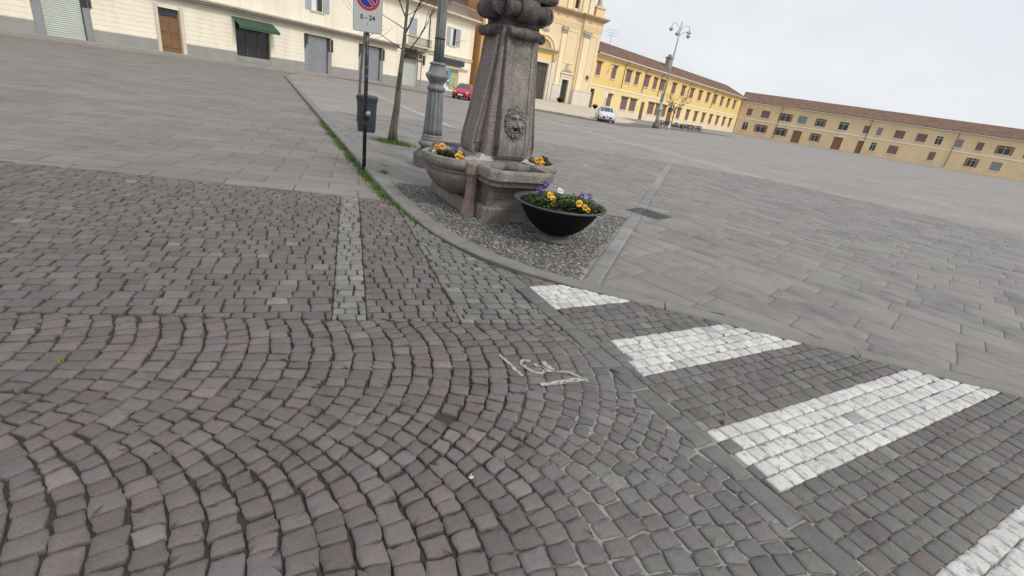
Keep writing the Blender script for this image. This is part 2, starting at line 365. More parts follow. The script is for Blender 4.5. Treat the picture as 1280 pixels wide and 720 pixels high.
def kerb_clip(poly, off, side):
    """clip to the lane side (side=-1) or square side (+1) of the kerb line moved by off"""
    cx = sum(p[0] for p in poly)/len(poly); cy = sum(p[1] for p in poly)/len(poly)
    best = None
    for i in range(len(KP)-1):
        a, b_ = KP[i], KP[i+1]; d = b_-a; t = min(max(((cx-a[0])*d[0]+(cy-a[1])*d[1])/d.dot(d), 0), 1)
        q = a+d*t; dist = math.hypot(cx-q[0], cy-q[1])
        if best is None or dist < best[0]: best = (dist, i)
    if best[0] > 1.2: return poly if (cy > yk(cx)) == (side > 0) else []
    a, b_ = KP[best[1]], KP[best[1]+1]; d = (b_-a)/np.linalg.norm(b_-a); n = np.array([-d[1], d[0]])  # points to the square
    return clip(poly, (n[0]*side, n[1]*side, n.dot(a)*side+off*side))
def visible(x, y, m=1.0): return y > .35 and x > -(1.25*y+.5)-m and x < 1.28*y+.7+m

def stone(mb, poly, gap, zt, col, h=.035, rnd=.018, dome=.0025, jit=.004, tilt=.02, zj=.0035):
    """one set stone: rounded outline, worn shoulder, slightly domed uneven top"""
    if len(poly) < 3 or area(poly) < .0012: return
    if sum(poly[i][0]*poly[(i+1) % len(poly)][1]-poly[(i+1) % len(poly)][0]*poly[i][1] for i in range(len(poly))) < 0: poly = poly[::-1]
    poly = [p for i, p in enumerate(poly) if math.hypot(p[0]-poly[i-1][0], p[1]-poly[i-1][1]) > .016]
    if len(poly) < 3: return
    n = len(poly); cx = sum(p[0] for p in poly)/n; cy = sum(p[1] for p in poly)/n
    out = []
    for i in range(n):
        p = poly[i]; a = poly[i-1]; b_ = poly[(i+1) % n]
        la = math.hypot(a[0]-p[0], a[1]-p[1]); lb = math.hypot(b_[0]-p[0], b_[1]-p[1])
        if la < 1e-4 or lb < 1e-4: continue
        c = min(rnd*R(.5, 1.4), .35*la); e = min(rnd*R(.5, 1.4), .35*lb)
        pa = (p[0]+(a[0]-p[0])*c/la, p[1]+(a[1]-p[1])*c/la); pb = (p[0]+(b_[0]-p[0])*e/lb, p[1]+(b_[1]-p[1])*e/lb)
        pm = (p[0]*.55+(pa[0]+pb[0])*.225, p[1]*.55+(pa[1]+pb[1])*.225)
        mid = (pb[0]*.5+(b_[0]+(p[0]-b_[0])*.2)*.5, pb[1]*.5+(b_[1]+(p[1]-b_[1])*.2)*.5)
        out += [pa, pm, pb, mid]
    rr = math.sqrt(area(poly)); k1 = max(1-gap/rr, .6)
    out = [(cx+(p[0]-cx)*k1+R(-jit, jit), cy+(p[1]-cy)*k1+R(-jit, jit)) for p in out]
    tx = R(-tilt, tilt); ty = R(-tilt, tilt); zz = zt+R(-zj, zj*.8)
    zf = lambda x, y, d: zz-d+(x-cx)*tx+(y-cy)*ty
    m_ = len(out); vs = []
    for k, d in ((1.0, h), (1.0, .008), (.955, .0018+R(-.001, .001)), (.62, 0)):
        vs += [(cx+(p[0]-cx)*k, cy+(p[1]-cy)*k, zf(p[0], p[1], d)+(R(-.0012, .0012) if d < h else 0)) for p in out]
    vs.append((cx, cy, zf(cx, cy, -dome)))
    fs = [(r*m_+i, r*m_+(i+1) % m_, (r+1)*m_+(i+1) % m_, (r+1)*m_+i) for r in range(3) for i in range(m_)]
    fs += [(3*m_+i, 3*m_+(i+1) % m_, 4*m_) for i in range(m_)]
    mb.add(vs, fs, col=col, smooth=True, mi=1 if col[0] > .42 else 0)

def shade(base, v=.14, hue=.022):
    k = R(1-v, 1+v)*(1.35 if random.random() < .03 else 1); return tuple(max(.01, c*k*(1+R(-hue, hue))) for c in base)
PURP = (.128, .112, .109); GREY = (.145, .143, .136); LITE = (.182, .177, .164); DKG = (.128, .128, .121); FAN = (.130, .111, .108); FANR = (.134, .128, .125)

lane_dir = np.array([-.387, .922]); lane_u = np.array([.922, .387])
Lb = ((-.9, 2.65), (-2.18, 5.94)); Rb = ((-.32, 2.86), (-1.48, 5.43))
hE_up = (W[0], W[1], 2.81); hE_dn = (-W[0], -W[1], -2.81); hFar = (-W[0], -W[1], -6.25)
hL_r = hp(*Lb, (0, 4)); hL_l = hp(*Lb, (-4, 4)); hR_l = hp(*Rb, (-4, 4)); hR_r = hp(*Rb, (2, 4))
h19_l = (-E1[0], -E1[1], -1.9); h19_r = (E1[0], E1[1], 1.9)

def courses(mb, org, du, dv, u0, u1, v0, v1, tv, lu, hs, colf, gap=.009, stag=True, wob=.006, h=.03, rnd=.016, tilt=.02, jit=.004, zj=.0035, tr=(.9, 1.12)):
    """straight running courses filling a clipped region"""
    org = np.array(org, float); v = v0
    while v < v1:
        t = tv*R(*tr); u = u0-R(0, lu)
        while u < u1:
            l = lu*R(.8, 1.25)
            q = []
            for (a, b_) in ((u, v), (u+l, v), (u+l, v+t), (u, v+t)):
                p = org+du*(a+R(-wob, wob))+dv*(b_+R(-wob, wob)); q.append((p[0], p[1]))
            c = (sum(p[0] for p in q)/4, sum(p[1] for p in q)/4)
            if visible(*c) and c[1] > .2:
                q = clips(q, hs)
                if len(q) > 2: q = kerb_clip(q, -.0, -1)
                if len(q) > 2 and area(q) > .22*t*l:
                    c = (sum(p[0] for p in q)/len(q), sum(p[1] for p in q)/len(q))
                    stone(mb, q, gap, zl(*c), colf(c), h, rnd, tilt=tilt, jit=jit, zj=zj)
            u += l
        v += t

# --- lane of purple porphyry in running courses, its light border rows, cobbled street to the left
mb = MB()
courses(mb, (-.6, 2.7), lane_u, lane_dir, -1.2, 1.3, -.3, 4.2, .098, .112, [hL_r, hR_l, hE_up, hFar], lambda c: shade(PURP))
struct(mb.build('cobbled_lane', M['stone'], attr=True))
mb = MB()
ld = np.array(Lb[1])-np.array(Lb[0]); ld /= np.linalg.norm(ld); lu_ = np.array([ld[1], -ld[0]])
courses(mb, Lb[0], lu_, ld, -.215, .0, -.2, 4.2, .098, .107, [hL_l, hp((Lb[0][0]-.215*lu_[0], Lb[0][1]-.215*lu_[1]), (Lb[1][0]-.215*lu_[0], Lb[1][1]-.215*lu_[1]), (0, 4)), hE_up, hFar], lambda c: shade(LITE, .12))
struct(mb.build('lane_border', M['stone'], attr=True))
mb = MB(); off = -.215
hl2 = hp((Lb[0][0]+off*lu_[0], Lb[0][1]+off*lu_[1]), (Lb[1][0]+off*lu_[0], Lb[1][1]+off*lu_[1]), (-6, 4))
courses(mb, (-.9, 2.65), lane_u, lane_dir, -8, .5, -2.2, 5.5, .105, .12, [hl2, hE_up, hFar], lambda c: shade(PURP, .16))
struct(mb.build('cobbled_street', M['stone'], attr=True))
# --- light grey setts between the lane and the kerb
mb = MB()
courses(mb, (-.3, 2.9), np.array([.93, .36]), np.array([-.45, .893]), -2.5, 2.2, -.8, 4.0, .09, .115, [hR_r, hE_up, h19_l, hFar], lambda c: shade(LITE if random.random() < .16 else GREY, .13))
struct(mb.build('sett_band', M['stone'], attr=True))
# --- fans: arcs of small porphyry cubes in strips, meeting at right angles
mb = MB(); nst = 20; s_ = .110; Rr = s_/math.sqrt(2)*nst/(math.pi/2); hole = np.array([-.19, 1.85])
half = Rr*math.sin(math.pi/4)
for si, w0 in enumerate((1.63+half, 1.63-half, 1.63-3*half)):
    for k in range(-84, 58):
        u0 = k*s_-.03; cuts = [-45+90*i/nst+(R(-.8, .8) if 1 < i < nst-1 else R(-.2, .2)) for i in range(nst+1)]
        for i in range(nst-(1 if si else 0)):
            q = []
            for (th, ph) in ((0, cuts[i]), (1, cuts[i]), (1, cuts[i+1]), (0, cuts[i+1])):
                a = rad(ph); d_ = Rr+th*s_*math.cos(a)+R(-.007, .007)
                p = U*(u0+d_*math.cos(a)-Rr+R(-.006, .006))+W*(w0+d_*math.sin(a)+R(-.007, .007)); q.append((p[0], p[1]))
            c = np.mean(q, axis=0)
            if not visible(*c) or np.linalg.norm(c-hole) < .045: continue
            q = clips(q, [hE_dn, h19_l])
            if len(q) > 2 and area(q) > .0022:
                t = min(max((c[0]+.15)/.9, 0), 1); base = tuple(FAN[j]*(1-t)+FANR[j]*t for j in range(3))
                stone(mb, q, .0088-.0012*t, zl(*c), shade(base, .17, .03), .04, .013, dome=.003, jit=.0042, tilt=.032)
struct(mb.build('cobble_fans', M['stone'], attr=True))
# --- crossing: bigger grey setts, long border pieces, painted stripes (paint sits on the stones)
mb = MB()
hX = (E1[0], E1[1], 2.035)
courses(mb, (0, 0), -E2, E1, -.8, 3.6, 1.902, 2.03, .14, .24, [h19_r, (-E1[0], -E1[1], -2.035)], lambda c: shade(DKG, .1), gap=.007, rnd=.01)
def xcol(c):
    p = np.array(c); a = p.dot(E1); e = p.dot(E2)
    f = (e+3.056) % .9548
    if a > (2.03 if e < -2.4 else 2.10) and f < .412 and e > -3.3 and a < 5.6:
        worn = R(0, 1)
        k = R(.46, .57) if worn > (.01 if e < -2.4 else .04) else R(.27, .40)
        return (k, k*.995, k*.97)
    return shade(DKG if random.random() < .5 else PURP, .13)
courses(mb, (0, 0), E1, E2, 1.9, 6.5, -3.6, 2.0, .0868, .112, [hX], xcol, gap=.0055, rnd=.009, wob=.004, tilt=.008, jit=.003, zj=.0015, tr=(1, 1))
struct(mb.build('crossing_setts', [M['stone'], M['painted']], attr=True))
# --- joint filling bed and the street surface below
mb = MB(); gx = np.linspace(-9, 9, 73); gy = np.linspace(-1, 6.3, 60)
vs = []; fs = []
for j, y in enumerate(gy):
    for i, x in enumerate(gx):
        p = np.array([x, y]); vs.append((x, y, zl(x, y)-(.020-.009*min(max((x+.1)/.6, 0), 1) if p.dot(W) < 6.2 else .05)))
for j in range(len(gy)-1):
    for i in range(len(gx)-1):
        a = j*len(gx)+i
        if (gy[j+1] < yk(gx[i])+.1): fs.append((a, a+1, a+len(gx)+1, a+len(gx)))
mb.add(vs, fs, smooth=True); struct(mb.build('joint_sand', M['joint']))
mb = MB(); vs = []; fs = []; gx = np.r_[np.linspace(-90, -12, 14), np.linspace(-11, 2, 40)]; gy = np.r_[np.linspace(-4, 5.4, 10), np.linspace(5.5, 8, 26), np.linspace(9, 80, 30)]
for y in gy:
    for x in gx:
        w = np.array([x, y]).dot(W); t = min(max((w-6.2)/.12, 0), 1)
        vs.append((x, y, zl(x, y)-.045*(1-t)-.003))
for j in range(len(gy)-1):
    for i in range(len(gx)-1):
        a = j*len(gx)+i; fs.append((a, a+1, a+len(gx)+1, a+len(gx)))
mb.add(vs, fs, smooth=True); struct(mb.build('street', M['street_slab']))
mb = MB(); mb.add([(-900, -300, -.16), (900, -300, -.16), (900, 1200, -.16), (-900, 1200, -.16)], [(0, 1, 2, 3)]); struct(mb.build('ground', M['ground']))
# --- kerb stones
mb = MB(); pts = [KP[1]*.6+KP[0]*.4]+[p for p in KP[1:-1]]
dense = []
for i in range(len(pts)-1):
    L_ = np.linalg.norm(pts[i+1]-pts[i]); n_ = max(1, int(L_/.3))
    for j in range(n_): dense.append(pts[i]+(pts[i+1]-pts[i])*j/n_)
dense.append(pts[-1]); dense = np.array(dense)
for _ in range(4): dense[1:-1] = (dense[:-2]+2*dense[1:-1]+dense[2:])/4
nrm = np.zeros_like(dense); d = np.gradient(dense, axis=0); d /= np.linalg.norm(d, axis=1)[:, None]; nrm[:, 0] = -d[:, 1]; nrm[:, 1] = d[:, 0]
i = 0; kwid = .20
while i < len(dense)-1:
    n_ = random.choice((3, 4, 4, 5)); j = min(i+n_, len(dense)-1); zt = .006+R(-.002, .003)
    for k in range(i, j):
        a0 = dense[k]; a1 = dense[k+1]
        if k == i: a0 = a0+(a1-a0)*.025
        w0 = kwid if a0[0] < -.7 else kwid-.05*min((a0[0]+.7)/.6, 1)
        rings = []
        for p, nn in ((a0, nrm[k]), (a1, nrm[k+1])):
            rings.append([(p[0], p[1], -.2), (p[0], p[1], zt-.014), (p[0]+nn[0]*.014, p[1]+nn[1]*.014, zt), (p[0]+nn[0]*w0, p[1]+nn[1]*w0, zt), (p[0]+nn[0]*w0, p[1]+nn[1]*w0, -.2)])
        mb.loft(rings, k == i, k == j-1, closed=False)
    i = j
struct(mb.build('kerb', M['kerbstone']))
# --- pebble pad under the fountain with its border of pale slabs
PB0 = np.array([.60, 3.95]); PB1 = np.array([1.58, 7.08]); pbd = (PB1-PB0)/np.linalg.norm(PB1-PB0); pbn = np.array([pbd[1], -pbd[0]])
hPad_r = (-pbn[0], -pbn[1], -pbn.dot(PB0)); hPad_t = hp((-1.92, 6.93), (1.45, 7.08), (0, 5))
padpoly = [tuple(PB0), tuple(PB1), (-1.98, 6.93)]+[tuple(p) for p in dense if -2.3 < p[0] < .6][0:]
mb = MB(); sp = .046; cnt = 0
for j in range(75):
    for i in range(95):
        x = -2.2+i*sp+(j % 2)*sp*.5+R(-.012, .012); y = 3.8+j*sp*.93+R(-.012, .012)
        p = np.array([x, y])
        if p.dot(pbn) > PB0.dot(pbn)-.02 or x*hPad_t[0]+y*hPad_t[1] < hPad_t[2]+.01: continue
        if y < yk(x)+.19 and kerb_clip([(x-.01, y-.01), (x+.01, y-.01), (x, y+.01)], kwid+.01, 1) == []: continue
        if y < yk(x): continue
        g = random.random(); k = R(.65, 1.35)
        base = (.150, .146, .138) if g < .58 else (.235, .228, .208) if g < .73 else (.075, .074, .073) if g < .92 else (.175, .145, .115)
        a = R(-.5, .5)+.9*math.sin(x*1.7+y*1.1); L1 = R(.021, .030); L2 = R(.012, .018); h = R(.010, .018); ca, sa = math.cos(a), math.sin(a)
        vs = []; m_ = 8
        for (kk, zz) in ((1, 0), (.9, .55), (.5, .92)):
            for q in range(m_):
                t = 2*math.pi*q/m_; px = L1*kk*math.cos(t); py = L2*kk*math.sin(t)
                vs.append((x+px*ca-py*sa, y+px*sa+py*ca, -.014+h*zz))
        vs.append((x, y, -.014+h))
        fs = [(r_*m_+q, r_*m_+(q+1) % m_, (r_+1)*m_+(q+1) % m_, (r_+1)*m_+q) for r_ in range(2) for q in range(m_)]+[(2*m_+q, 2*m_+(q+1) % m_, 3*m_) for q in range(m_)]
        mb.add(vs, fs, col=tuple(c*k for c in base), smooth=True)
struct(mb.build('pebble_pad', M['pebble'], attr=True))
mb = MB(); mb.add([(-2.6, 3.7, -.010), (1.7, 3.7, -.010), (1.7, 7.2, -.010), (-2.6, 7.2, -.010)], [(0, 1, 2, 3)])
mp_ = mat('pebble mortar', (.075, .072, .067), .95, .25, 5, .3, 90, .3, 60)
mb2 = MB(); poly = clips([(-2.6, 3.6), (1.7, 3.6), (1.7, 7.2), (-2.6, 7.2)], [hPad_r, hPad_t])
ym = [p for p in dense if -2.2 < p[0] < .75]
vs = [(p[0], p[1], -.009) for p in ym]+[(PB1[0], PB1[1], -.009), (-2.0, 6.93, -.009)]
mb2.add(vs, [tuple(range(len(vs)))]); struct(mb2.build('pebble_bed', mp_))
mb = MB(); t = 0
while t < 7.0:
    l = R(.45, .75); c = PB0+pbd*(t+l/2)+pbn*.085
    q = [(c+pbd*a*l/2+pbn*b_*.085) for a, b_ in ((-1, -1), (1, -1), (1, 1), (-1, 1))]; q = [(p[0], p[1]) for p in q]
    q = kerb_clip(q, kwid, 1)
    k = R(.165, .205) if random.random() < .82 else R(.24, .28)
    if len(q) > 2: stone(mb, q, .006, .001, (k, k*.985, k*.96), .03, .008, dome=.001, jit=.0015, tilt=.003)
    t += l
struct(mb.build('pad_border', M['slab'], attr=True))
# --- big slabs of the square near the camera, real joints
sd = np.array([.755, -.655]); sn = np.array([.655, .755])
mb = MB(); v = -3
while v < 18:
    t = R(.28, .40); u = -16+R(0, .5)
    while u < 16:
        l = R(.45, .85)
        q = [tuple(sd*a+sn*b_) for a, b_ in ((u, v), (u+l, v), (u+l, v+t), (u, v+t))]
        c = np.mean(q, axis=0); u += l
        if not (c[1] > .5 and -(1.0*c[1]+1) < c[0] < 1.25*c[1]+2 and c[1] < 17.5): continue
        if c[1] < yk(c[0])-1: continue
        q = kerb_clip(q, kwid-.01, 1)
        if len(q) < 3: continue
        off = .172
        A_ = clip(q, (pbn[0], pbn[1], pbn.dot(PB0)+off))
        B_ = clip(q, (-pbn[0], -pbn[1], -(pbn.dot(PB0)-.002)))
        if len(B_) > 2: B_ = clip(B_, (-hPad_t[0], -hPad_t[1], -hPad_t[2]+.005))
        g = R(.90, 1.10)
        for qq in (A_, B_):
            if len(qq) > 2 and area(qq) > .01:
                stone(mb, qq, .0045, .0-.001, (.190*g, .179*g*R(.985, 1.015), .170*g), .03, .008, dome=.0006, jit=.0018, tilt=.003, zj=.001)
    v += t
struct(mb.build('slab_paving', M['slab'], attr=True))
mb = MB()
kp_far = [tuple(p+n_*.1) for p, n_ in zip(dense, nrm)]
vs = [(p[0], p[1], -.011) for p in kp_far]+[(60, -9.8, -.011), (260, -9.8, -.011), (260, 300, -.011), (-120, 300, -.011)]
fs = [tuple(range(len(vs)))]
mb.add(vs, fs); struct(mb.build('square_paving', M['far_slab']))
# pale stone lines crossing the square
mb = MB(); zq = -.0078
for (a, b_, w_) in (((2.66, 29.27), (8.2, 17.3), .42), ((2.66, 29.5), (-7, 50), .45), ((-12.4, 34.6), (-2.3, 16.1), .34), ((-.25, 30.65), (12, 40), .6), ((-4, 21), (6.4, 24.6), .36)):
    a = np.array(a); b_ = np.array(b_); d_ = (b_-a)/np.linalg.norm(b_-a); n_ = np.array([-d_[1], d_[0]])*w_/2; zq += .0005
    mb.add([(*(a-n_), zq), (*(b_-n_), zq), (*(b_+n_), zq), (*(a+n_), zq)], [(0, 1, 2, 3)])
struct(mb.build('paving_lines', mat('pale paving line', (.34, .32, .295), .8, .15, 2, .15, 30)))
mb = MB()
q = [(-30, 59), (-12, 53.5), (-.8, 55.6), (6, 51.6), (13.5, 68.5), (30, 88), (34, 85), (16, 63.5), (8, 47.5), (0, 51.5), (-12, 49.5), (-30, 55)]
mb.add([(x, y, .0) for x, y in q], [(0, 1, 10, 11), (1, 2, 9, 10), (2, 3, 8, 9), (3, 4, 7, 8), (4, 5, 6, 7)]); struct(mb.build('road', mat('dark road', (.125, .112, .105), .8, .12, .4, .1, 20)))
# church forecourt: pale, rising gently to the facade, with a low kerb
mb = MB(); fr = [(-10, 59), (-6, 56.6), (-.8, 55.7), (3, 54), (5.9, 51.8), (8.5, 54.5), (11, 61), (13.2, 69)]
bk = [(-12, 75.5), (-8, 76.5), (-2, 82.5), (3, 86), (8, 90), (9, 88), (11, 89), (13.4, 92)]
zb = [.95, .95, .95, .95, .95, .85, .6, .25]
vs = [(x, y, .012) for x, y in fr]+[(x, y, .13) for x, y in fr]+[(x, y, z) for (x, y), z in zip(bk, zb)]; n_ = len(fr)
mb.add(vs, [(i, i+1, n_+i+1, n_+i) for i in range(n_-1)]+[(n_+i, n_+i+1, 2*n_+i+1, 2*n_+i) for i in range(n_-1)]+[(0, n_, 2*n_), (n_-1, 2*n_-1, 3*n_-1)])
struct(mb.build('church_forecourt', M['forecourt']))
# sidewalk in front of the cream building
dW = np.array([.518, .855]); nW = np.array([.855, -.518]); PW = np.array([-22.8, 58.4])
mb = MB()
q = [PW+dW*a+nW*b_ for a, b_ in ((-70, -.2), (22, -.2), (22, 2.6), (-70, 2.6))]
mb.prism([tuple(p) for p in q][::-1], -.1, .15); struct(mb.build('pavement', mat('pavement slabs', (.30, .28, .26), .85, .1, .8, .1, 20)))

# ------------------------------------------------------------------ graffiti scrawl and litter on the cobbles
def blot(mb, pts, w):
    pts = np.array(pts, float); n = len(pts)
    d = np.gradient(pts, axis=0); d /= np.linalg.norm(d, axis=1)[:, None]+1e-9; nn = np.c_[-d[:, 1], d[:, 0]]
    l = []; r_ = []
    for i in range(n):
        ww = w*(R(.7, 1.2))
        l.append((*(pts[i]+nn[i]*ww), zl(*pts[i])+.0048)); r_.append((*(pts[i]-nn[i]*ww), zl(*pts[i])+.0048))
    mb.add(l+r_, [(i, i+1, n+i+1, n+i) for i in range(n-1)])
def dens(pts, k=7):
    P = np.array(pts, float); out = []
    for i in range(len(P)-1):
        for j in range(k): out.append(P[i]+(P[i+1]-P[i])*j/k)
    out.append(P[-1]); out = np.array(out)
    for _ in range(3): out[1:-1] = (out[:-2]+out[1:-1]*2+out[2:])/4
    return out
mb = MB()
blot(mb, dens([(-.01, 2.49), (.05, 2.42), (.10, 2.35), (.145, 2.30)]), .011)
blot(mb, dens([(.185, 2.475), (.135, 2.475), (.13, 2.43), (.165, 2.39), (.215, 2.355), (.265, 2.36), (.275, 2.40), (.235, 2.425), (.21, 2.455)]), .012)
blot(mb, dens([(.265, 2.50), (.28, 2.46), (.31, 2.43), (.335, 2.405), (.30, 2.40), (.265, 2.415), (.235, 2.44)]), .015)
blot(mb, dens([(.335, 2.405), (.385, 2.415), (.425, 2.425), (.46, 2.40), (.50, 2.375)]), .011)
blot(mb, dens([(.53, 2.375), (.45, 2.345), (.36, 2.295), (.25, 2.24)]), .019)
tag(mb.build('painted_scrawl', M['paint_line']), 'white hand painted scrawl underlined with a thick stroke on the cobbles', 'graffiti')
def scrap(name, x, y, z, s, label):
    mb = MB(); n = 10; P = [(x+math.cos(2*math.pi*i/n)*s*(R(.7, 1.3) if i % 2 else R(.3, .75)), y+math.sin(2*math.pi*i/n)*s*(R(.6, 1.2) if i % 2 else R(.3, .7)), z+R(.003, .012)) for i in range(n)]
    mb.add(P+[(x, y, z+.010)], [(i, (i+1) % n, n) for i in range(n)])
    mb.add([(p[0], p[1], p[2]-.002) for p in P]+[(x, y, z+.008)], [((i+1) % n, i, n) for i in range(n)])
    return tag(mb.build(name, M['paper']), label, 'litter')
scrap('paper_scrap', -.04, 1.48, -.004, .014, 'small white crumpled scrap between the foreground cobbles')
scrap('paper_scrap', 1.37, 12.6, .0, .10, 'small white scrap lying far out on the paving to the right of the fountain')

# ------------------------------------------------------------------ fountain
FC = (-.615, 6.47, 0)
ft = thing('fountain', 'grey granite fountain with tapered pillar, lion mask, trough basin and scrolled top', 'fountain', FC, math.atan2(.5195, .8545))
def chrect(hx, yf, yb, z, c):
    return [(-hx, yb, z), (-hx, yf+c, z), (-hx+c, yf, z), (hx-c, yf, z), (hx, yf+c, z), (hx, yb, z)]
for s in (1, -1):
    secs = [(-.005, .39, -.90, .07), (.15, .39, -.90, .07), (.165, .375, -.885, .07), (.175, .32, -.83, .06), (.34, .32, -.83, .06), (.40, .335, -.87, .06), (.445, .375, -.97, .07), (.455, .40, -1.03, .08), (.462, .41, -1.045, .08), (.495, .41, -1.045, .08), (.503, .395, -1.03, .08), (.523, .395, -1.03, .08), (.53, .43, -1.09, .09), (.54, .445, -1.11, .10), (.625, .445, -1.11, .10), (.63, .435, -1.10, .10), (.636, .435, -1.10, .10), (.65, .425, -1.09, .10), (.652, .375, -1.035, .08), (.645, .362, -1.02, .08), (.47, .34, -.98, .08)]
    mb = MB(); rings = [[(x*s, y*s, z_) for x, y, z_ in chrect(hx, yf, -.36, z, c)] for z, hx, yf, c in secs]
    mb.loft(rings, True, True); b0 = mb.build('trough_basin', M['granite'], ft)
    mb = MB(); mb.prism([(x*s, y*s) for x, y, _ in chrect(.35, -.99, -.40, 0, .08)], .475, .50); mb.build('basin_floor', M['basin_in'], b0)
for s in (-1, 1):
    mb = MB()
    prof = [(.10, .0), (.11, .10), (.13, .13), (.20, .155), (.33, .22), (.43, .31), (.485, .40), (.50, .455), (.485, .465), (.485, .48), (.515, .487), (.515, .503), (.495, .51), (.495, .522), (.53, .53), (.555, .54), (.56, .62), (.55, .628), (.553, .636), (.535, .65), (.49, .652), (.478, .645), (.455, .60), (.44, .56)]
    mb.lathe(prof, (s*(.36 if s < 0 else .47), -.06 if s < 0 else -.02, 0), 40); mb.build('round_basin', M['granite'], ft)
mb = MB(); mb.box(-.5, .5, -.52, .52, -.005, .17); mb.box(-.40, .40, -.35, .35, .172, .62); mb.build('pedestal_block', M['granite'], ft)
mb = MB(); star = []
for (x, y) in ((-.40, -.12), (-.52, -.42), (-.40, -.66), (-.34, -.38), (.34, -.38), (.40, -.66), (.52, -.42), (.40, -.12)): star.append((x, y))
star = star+[(-x, -y) for x, y in star]
mb.loft([[(x*k, y*k, z) for x, y in star] for k, z in ((.97, .60), (1, .612), (1, .648), (.97, .66))]); mb.loft([[(a*h+.08, b_*h, z) for a, b_ in ((-1, -1), (1, -1), (1, 1), (-1, 1))] for h, z in ((.37, .661), (.36, .675), (.33, .72))])
mb.build('top_slab', M['pale_stone'], ft)
for sx_ in (-1, 1):
    for sy_ in (-1, 1):
        mb = MB(); cx, cy = sx_*.455, sy_*.585
        def oc(h, z, c=.35): return [(cx+a*h, cy+b_*h, z) for a, b_ in ((-1, -c), (-c, -1), (c, -1), (1, -c), (1, c), (c, 1), (-c, 1), (-1, c))]
        mb.loft([oc(.098, -.005), oc(.098, .05), oc(.092, .10), oc(.066, .17), oc(.066, .475), oc(.078, .49), oc(.078, .50), oc(.09, .512, .55), oc(.093, .625, .55), oc(.083, .648, .55), oc(.04, .668, .55)])
        mb.build('corner_column', M['granite_pink'], ft)
PLX = .125
# pillar: core and four strap panels that curl in scrolls at the foot
mb = MB(); rings = []
for z, h in ((.70, .345), (.9, .34), (1.3, .305), (1.8, .262), (2.3, .235), (2.55, .235)):
    c = .02; rings.append([(-h, -h+c, z), (-h+c, -h, z), (h-c, -h, z), (h, -h+c, z), (h, h-c, z), (h-c, h, z), (-h+c, h, z), (-h, h-c, z)])
mb.loft([[(p[0]+PLX, p[1], p[2]) for p in r_] for r_ in rings]); mb.build('pillar_shaft', M['granite_pillar'], ft)
out = [(.34, .69), (.385, .675), (.425, .69), (.452, .73), (.462, .79), (.458, .87), (.443, .98), (.412, 1.15), (.374, 1.38), (.338, 1.62), (.311, 1.85), (.292, 2.08), (.286, 2.2)]
for kq in range(4):
    rot = Matrix.Rotation(kq*math.pi/2, 3, 'Z')
    def T(p): q = rot @ Vector(p); return (q.x+PLX, q.y, q.z)
    mb = MB(); rings = []
    for o_, z in out:
        w_ = .205-.012*(z-.7)/1.5; f_ = .04
        # front outline with two raised fillets at the edges
        ring = [(-w_, -.20, z), (-w_, -o_+.012, z), (-w_+.010, -o_-.0, z), (-w_+f_, -o_, z), (-w_+f_+.008, -o_+.014, z), (w_-f_-.008, -o_+.014, z), (w_-f_, -o_, z), (w_-.010, -o_, z), (w_, -o_+.012, z), (w_, -.20, z)]
        rings.append([T(p) for p in ring])
    mb.loft(rings); pn = mb.build('strap_panel', M['granite_pillar'] if kq else M['granite'], ft)
    for sgn in (-1, 1):     # carved spiral on each side of the curl
        mb = MB(); pts = []; w_ = .205
        for i in range(46):
            t = i/45*4.4*math.pi; rr_ = .060*(1-i/45*.86)
            pts.append(T((sgn*(w_+.002), -.385-rr_*math.cos(t+.6), .775+rr_*math.sin(t+.6)*1.25)))
        tail = [T((sgn*(w_-.012*(z-.7)/1.5+.002), -o_+.03, z)) for o_, z in out[:4:-1]]
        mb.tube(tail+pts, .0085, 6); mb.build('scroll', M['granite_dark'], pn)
    # small baluster roll near the top
    mb = MB(); L_ = .225
    prof = [(.02, -L_), (.055, -L_), (.06, -L_+.03), (.05, -L_+.05), (.045, -L_+.07), (.058, -.10), (.066, -.05), (.058, -.025), (.068, -.02), (.068, .02), (.058, .025), (.066, .05), (.058, .10), (.045, L_-.07), (.05, L_-.05), (.06, L_-.03), (.055, L_), (.02, L_)]
    prof = [(r_, a_*.9) for r_, a_ in prof]; mb.lathe(prof, (0, -.318, 2.135), 18, 'x'); mb.v = [T(p) for p in mb.v]; rl = mb.build('roll_moulding', M['granite_dark'], ft)
    for sgn in (-1, 1):
        mb = MB(); mb.tube([T((sgn*(L_*.9+.002), -.318+.042*(1-i/24*.85)*math.cos(i/24*9.5), 2.135+.042*(1-i/24*.85)*math.sin(i/24*9.5))) for i in range(25)], .007, 5); mb.build('scroll', M['granite_dark'], rl)
    # big bolster above with a strap round its middle
    mb = MB(); L_ = .335; K_ = .82
    prof = [(.03, -L_), (.098, -L_), (.108, -L_+.015), (.108, -L_+.05), (.092, -L_+.075), (.088, -.2), (.094, -.12), (.094, .12), (.088, .2), (.092, L_-.075), (.108, L_-.05), (.108, L_-.015), (.098, L_), (.03, L_)]
    prof = [(r_*.9, a_*K_) for r_, a_ in prof]; mb.lathe(prof, (0, -.305, 2.38), 22, 'x'); mb.lathe([(.09, -.115), (.122, -.113), (.126, 0), (.122, .113), (.09, .115)], (0, -.305, 2.38), 22, 'x')
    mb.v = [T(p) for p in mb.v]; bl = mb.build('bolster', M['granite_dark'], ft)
    for sgn in (-1, 1):
        mb = MB(); mb.tube([T((sgn*(L_*K_+.003), -.305+.072*(1-i/40*.88)*math.cos(i/40*14), 2.38+.072*(1-i/40*.88)*math.sin(i/40*14))) for i in range(41)], .010, 5); mb.build('scroll', M['granite_dark'], bl)
mb = MB()
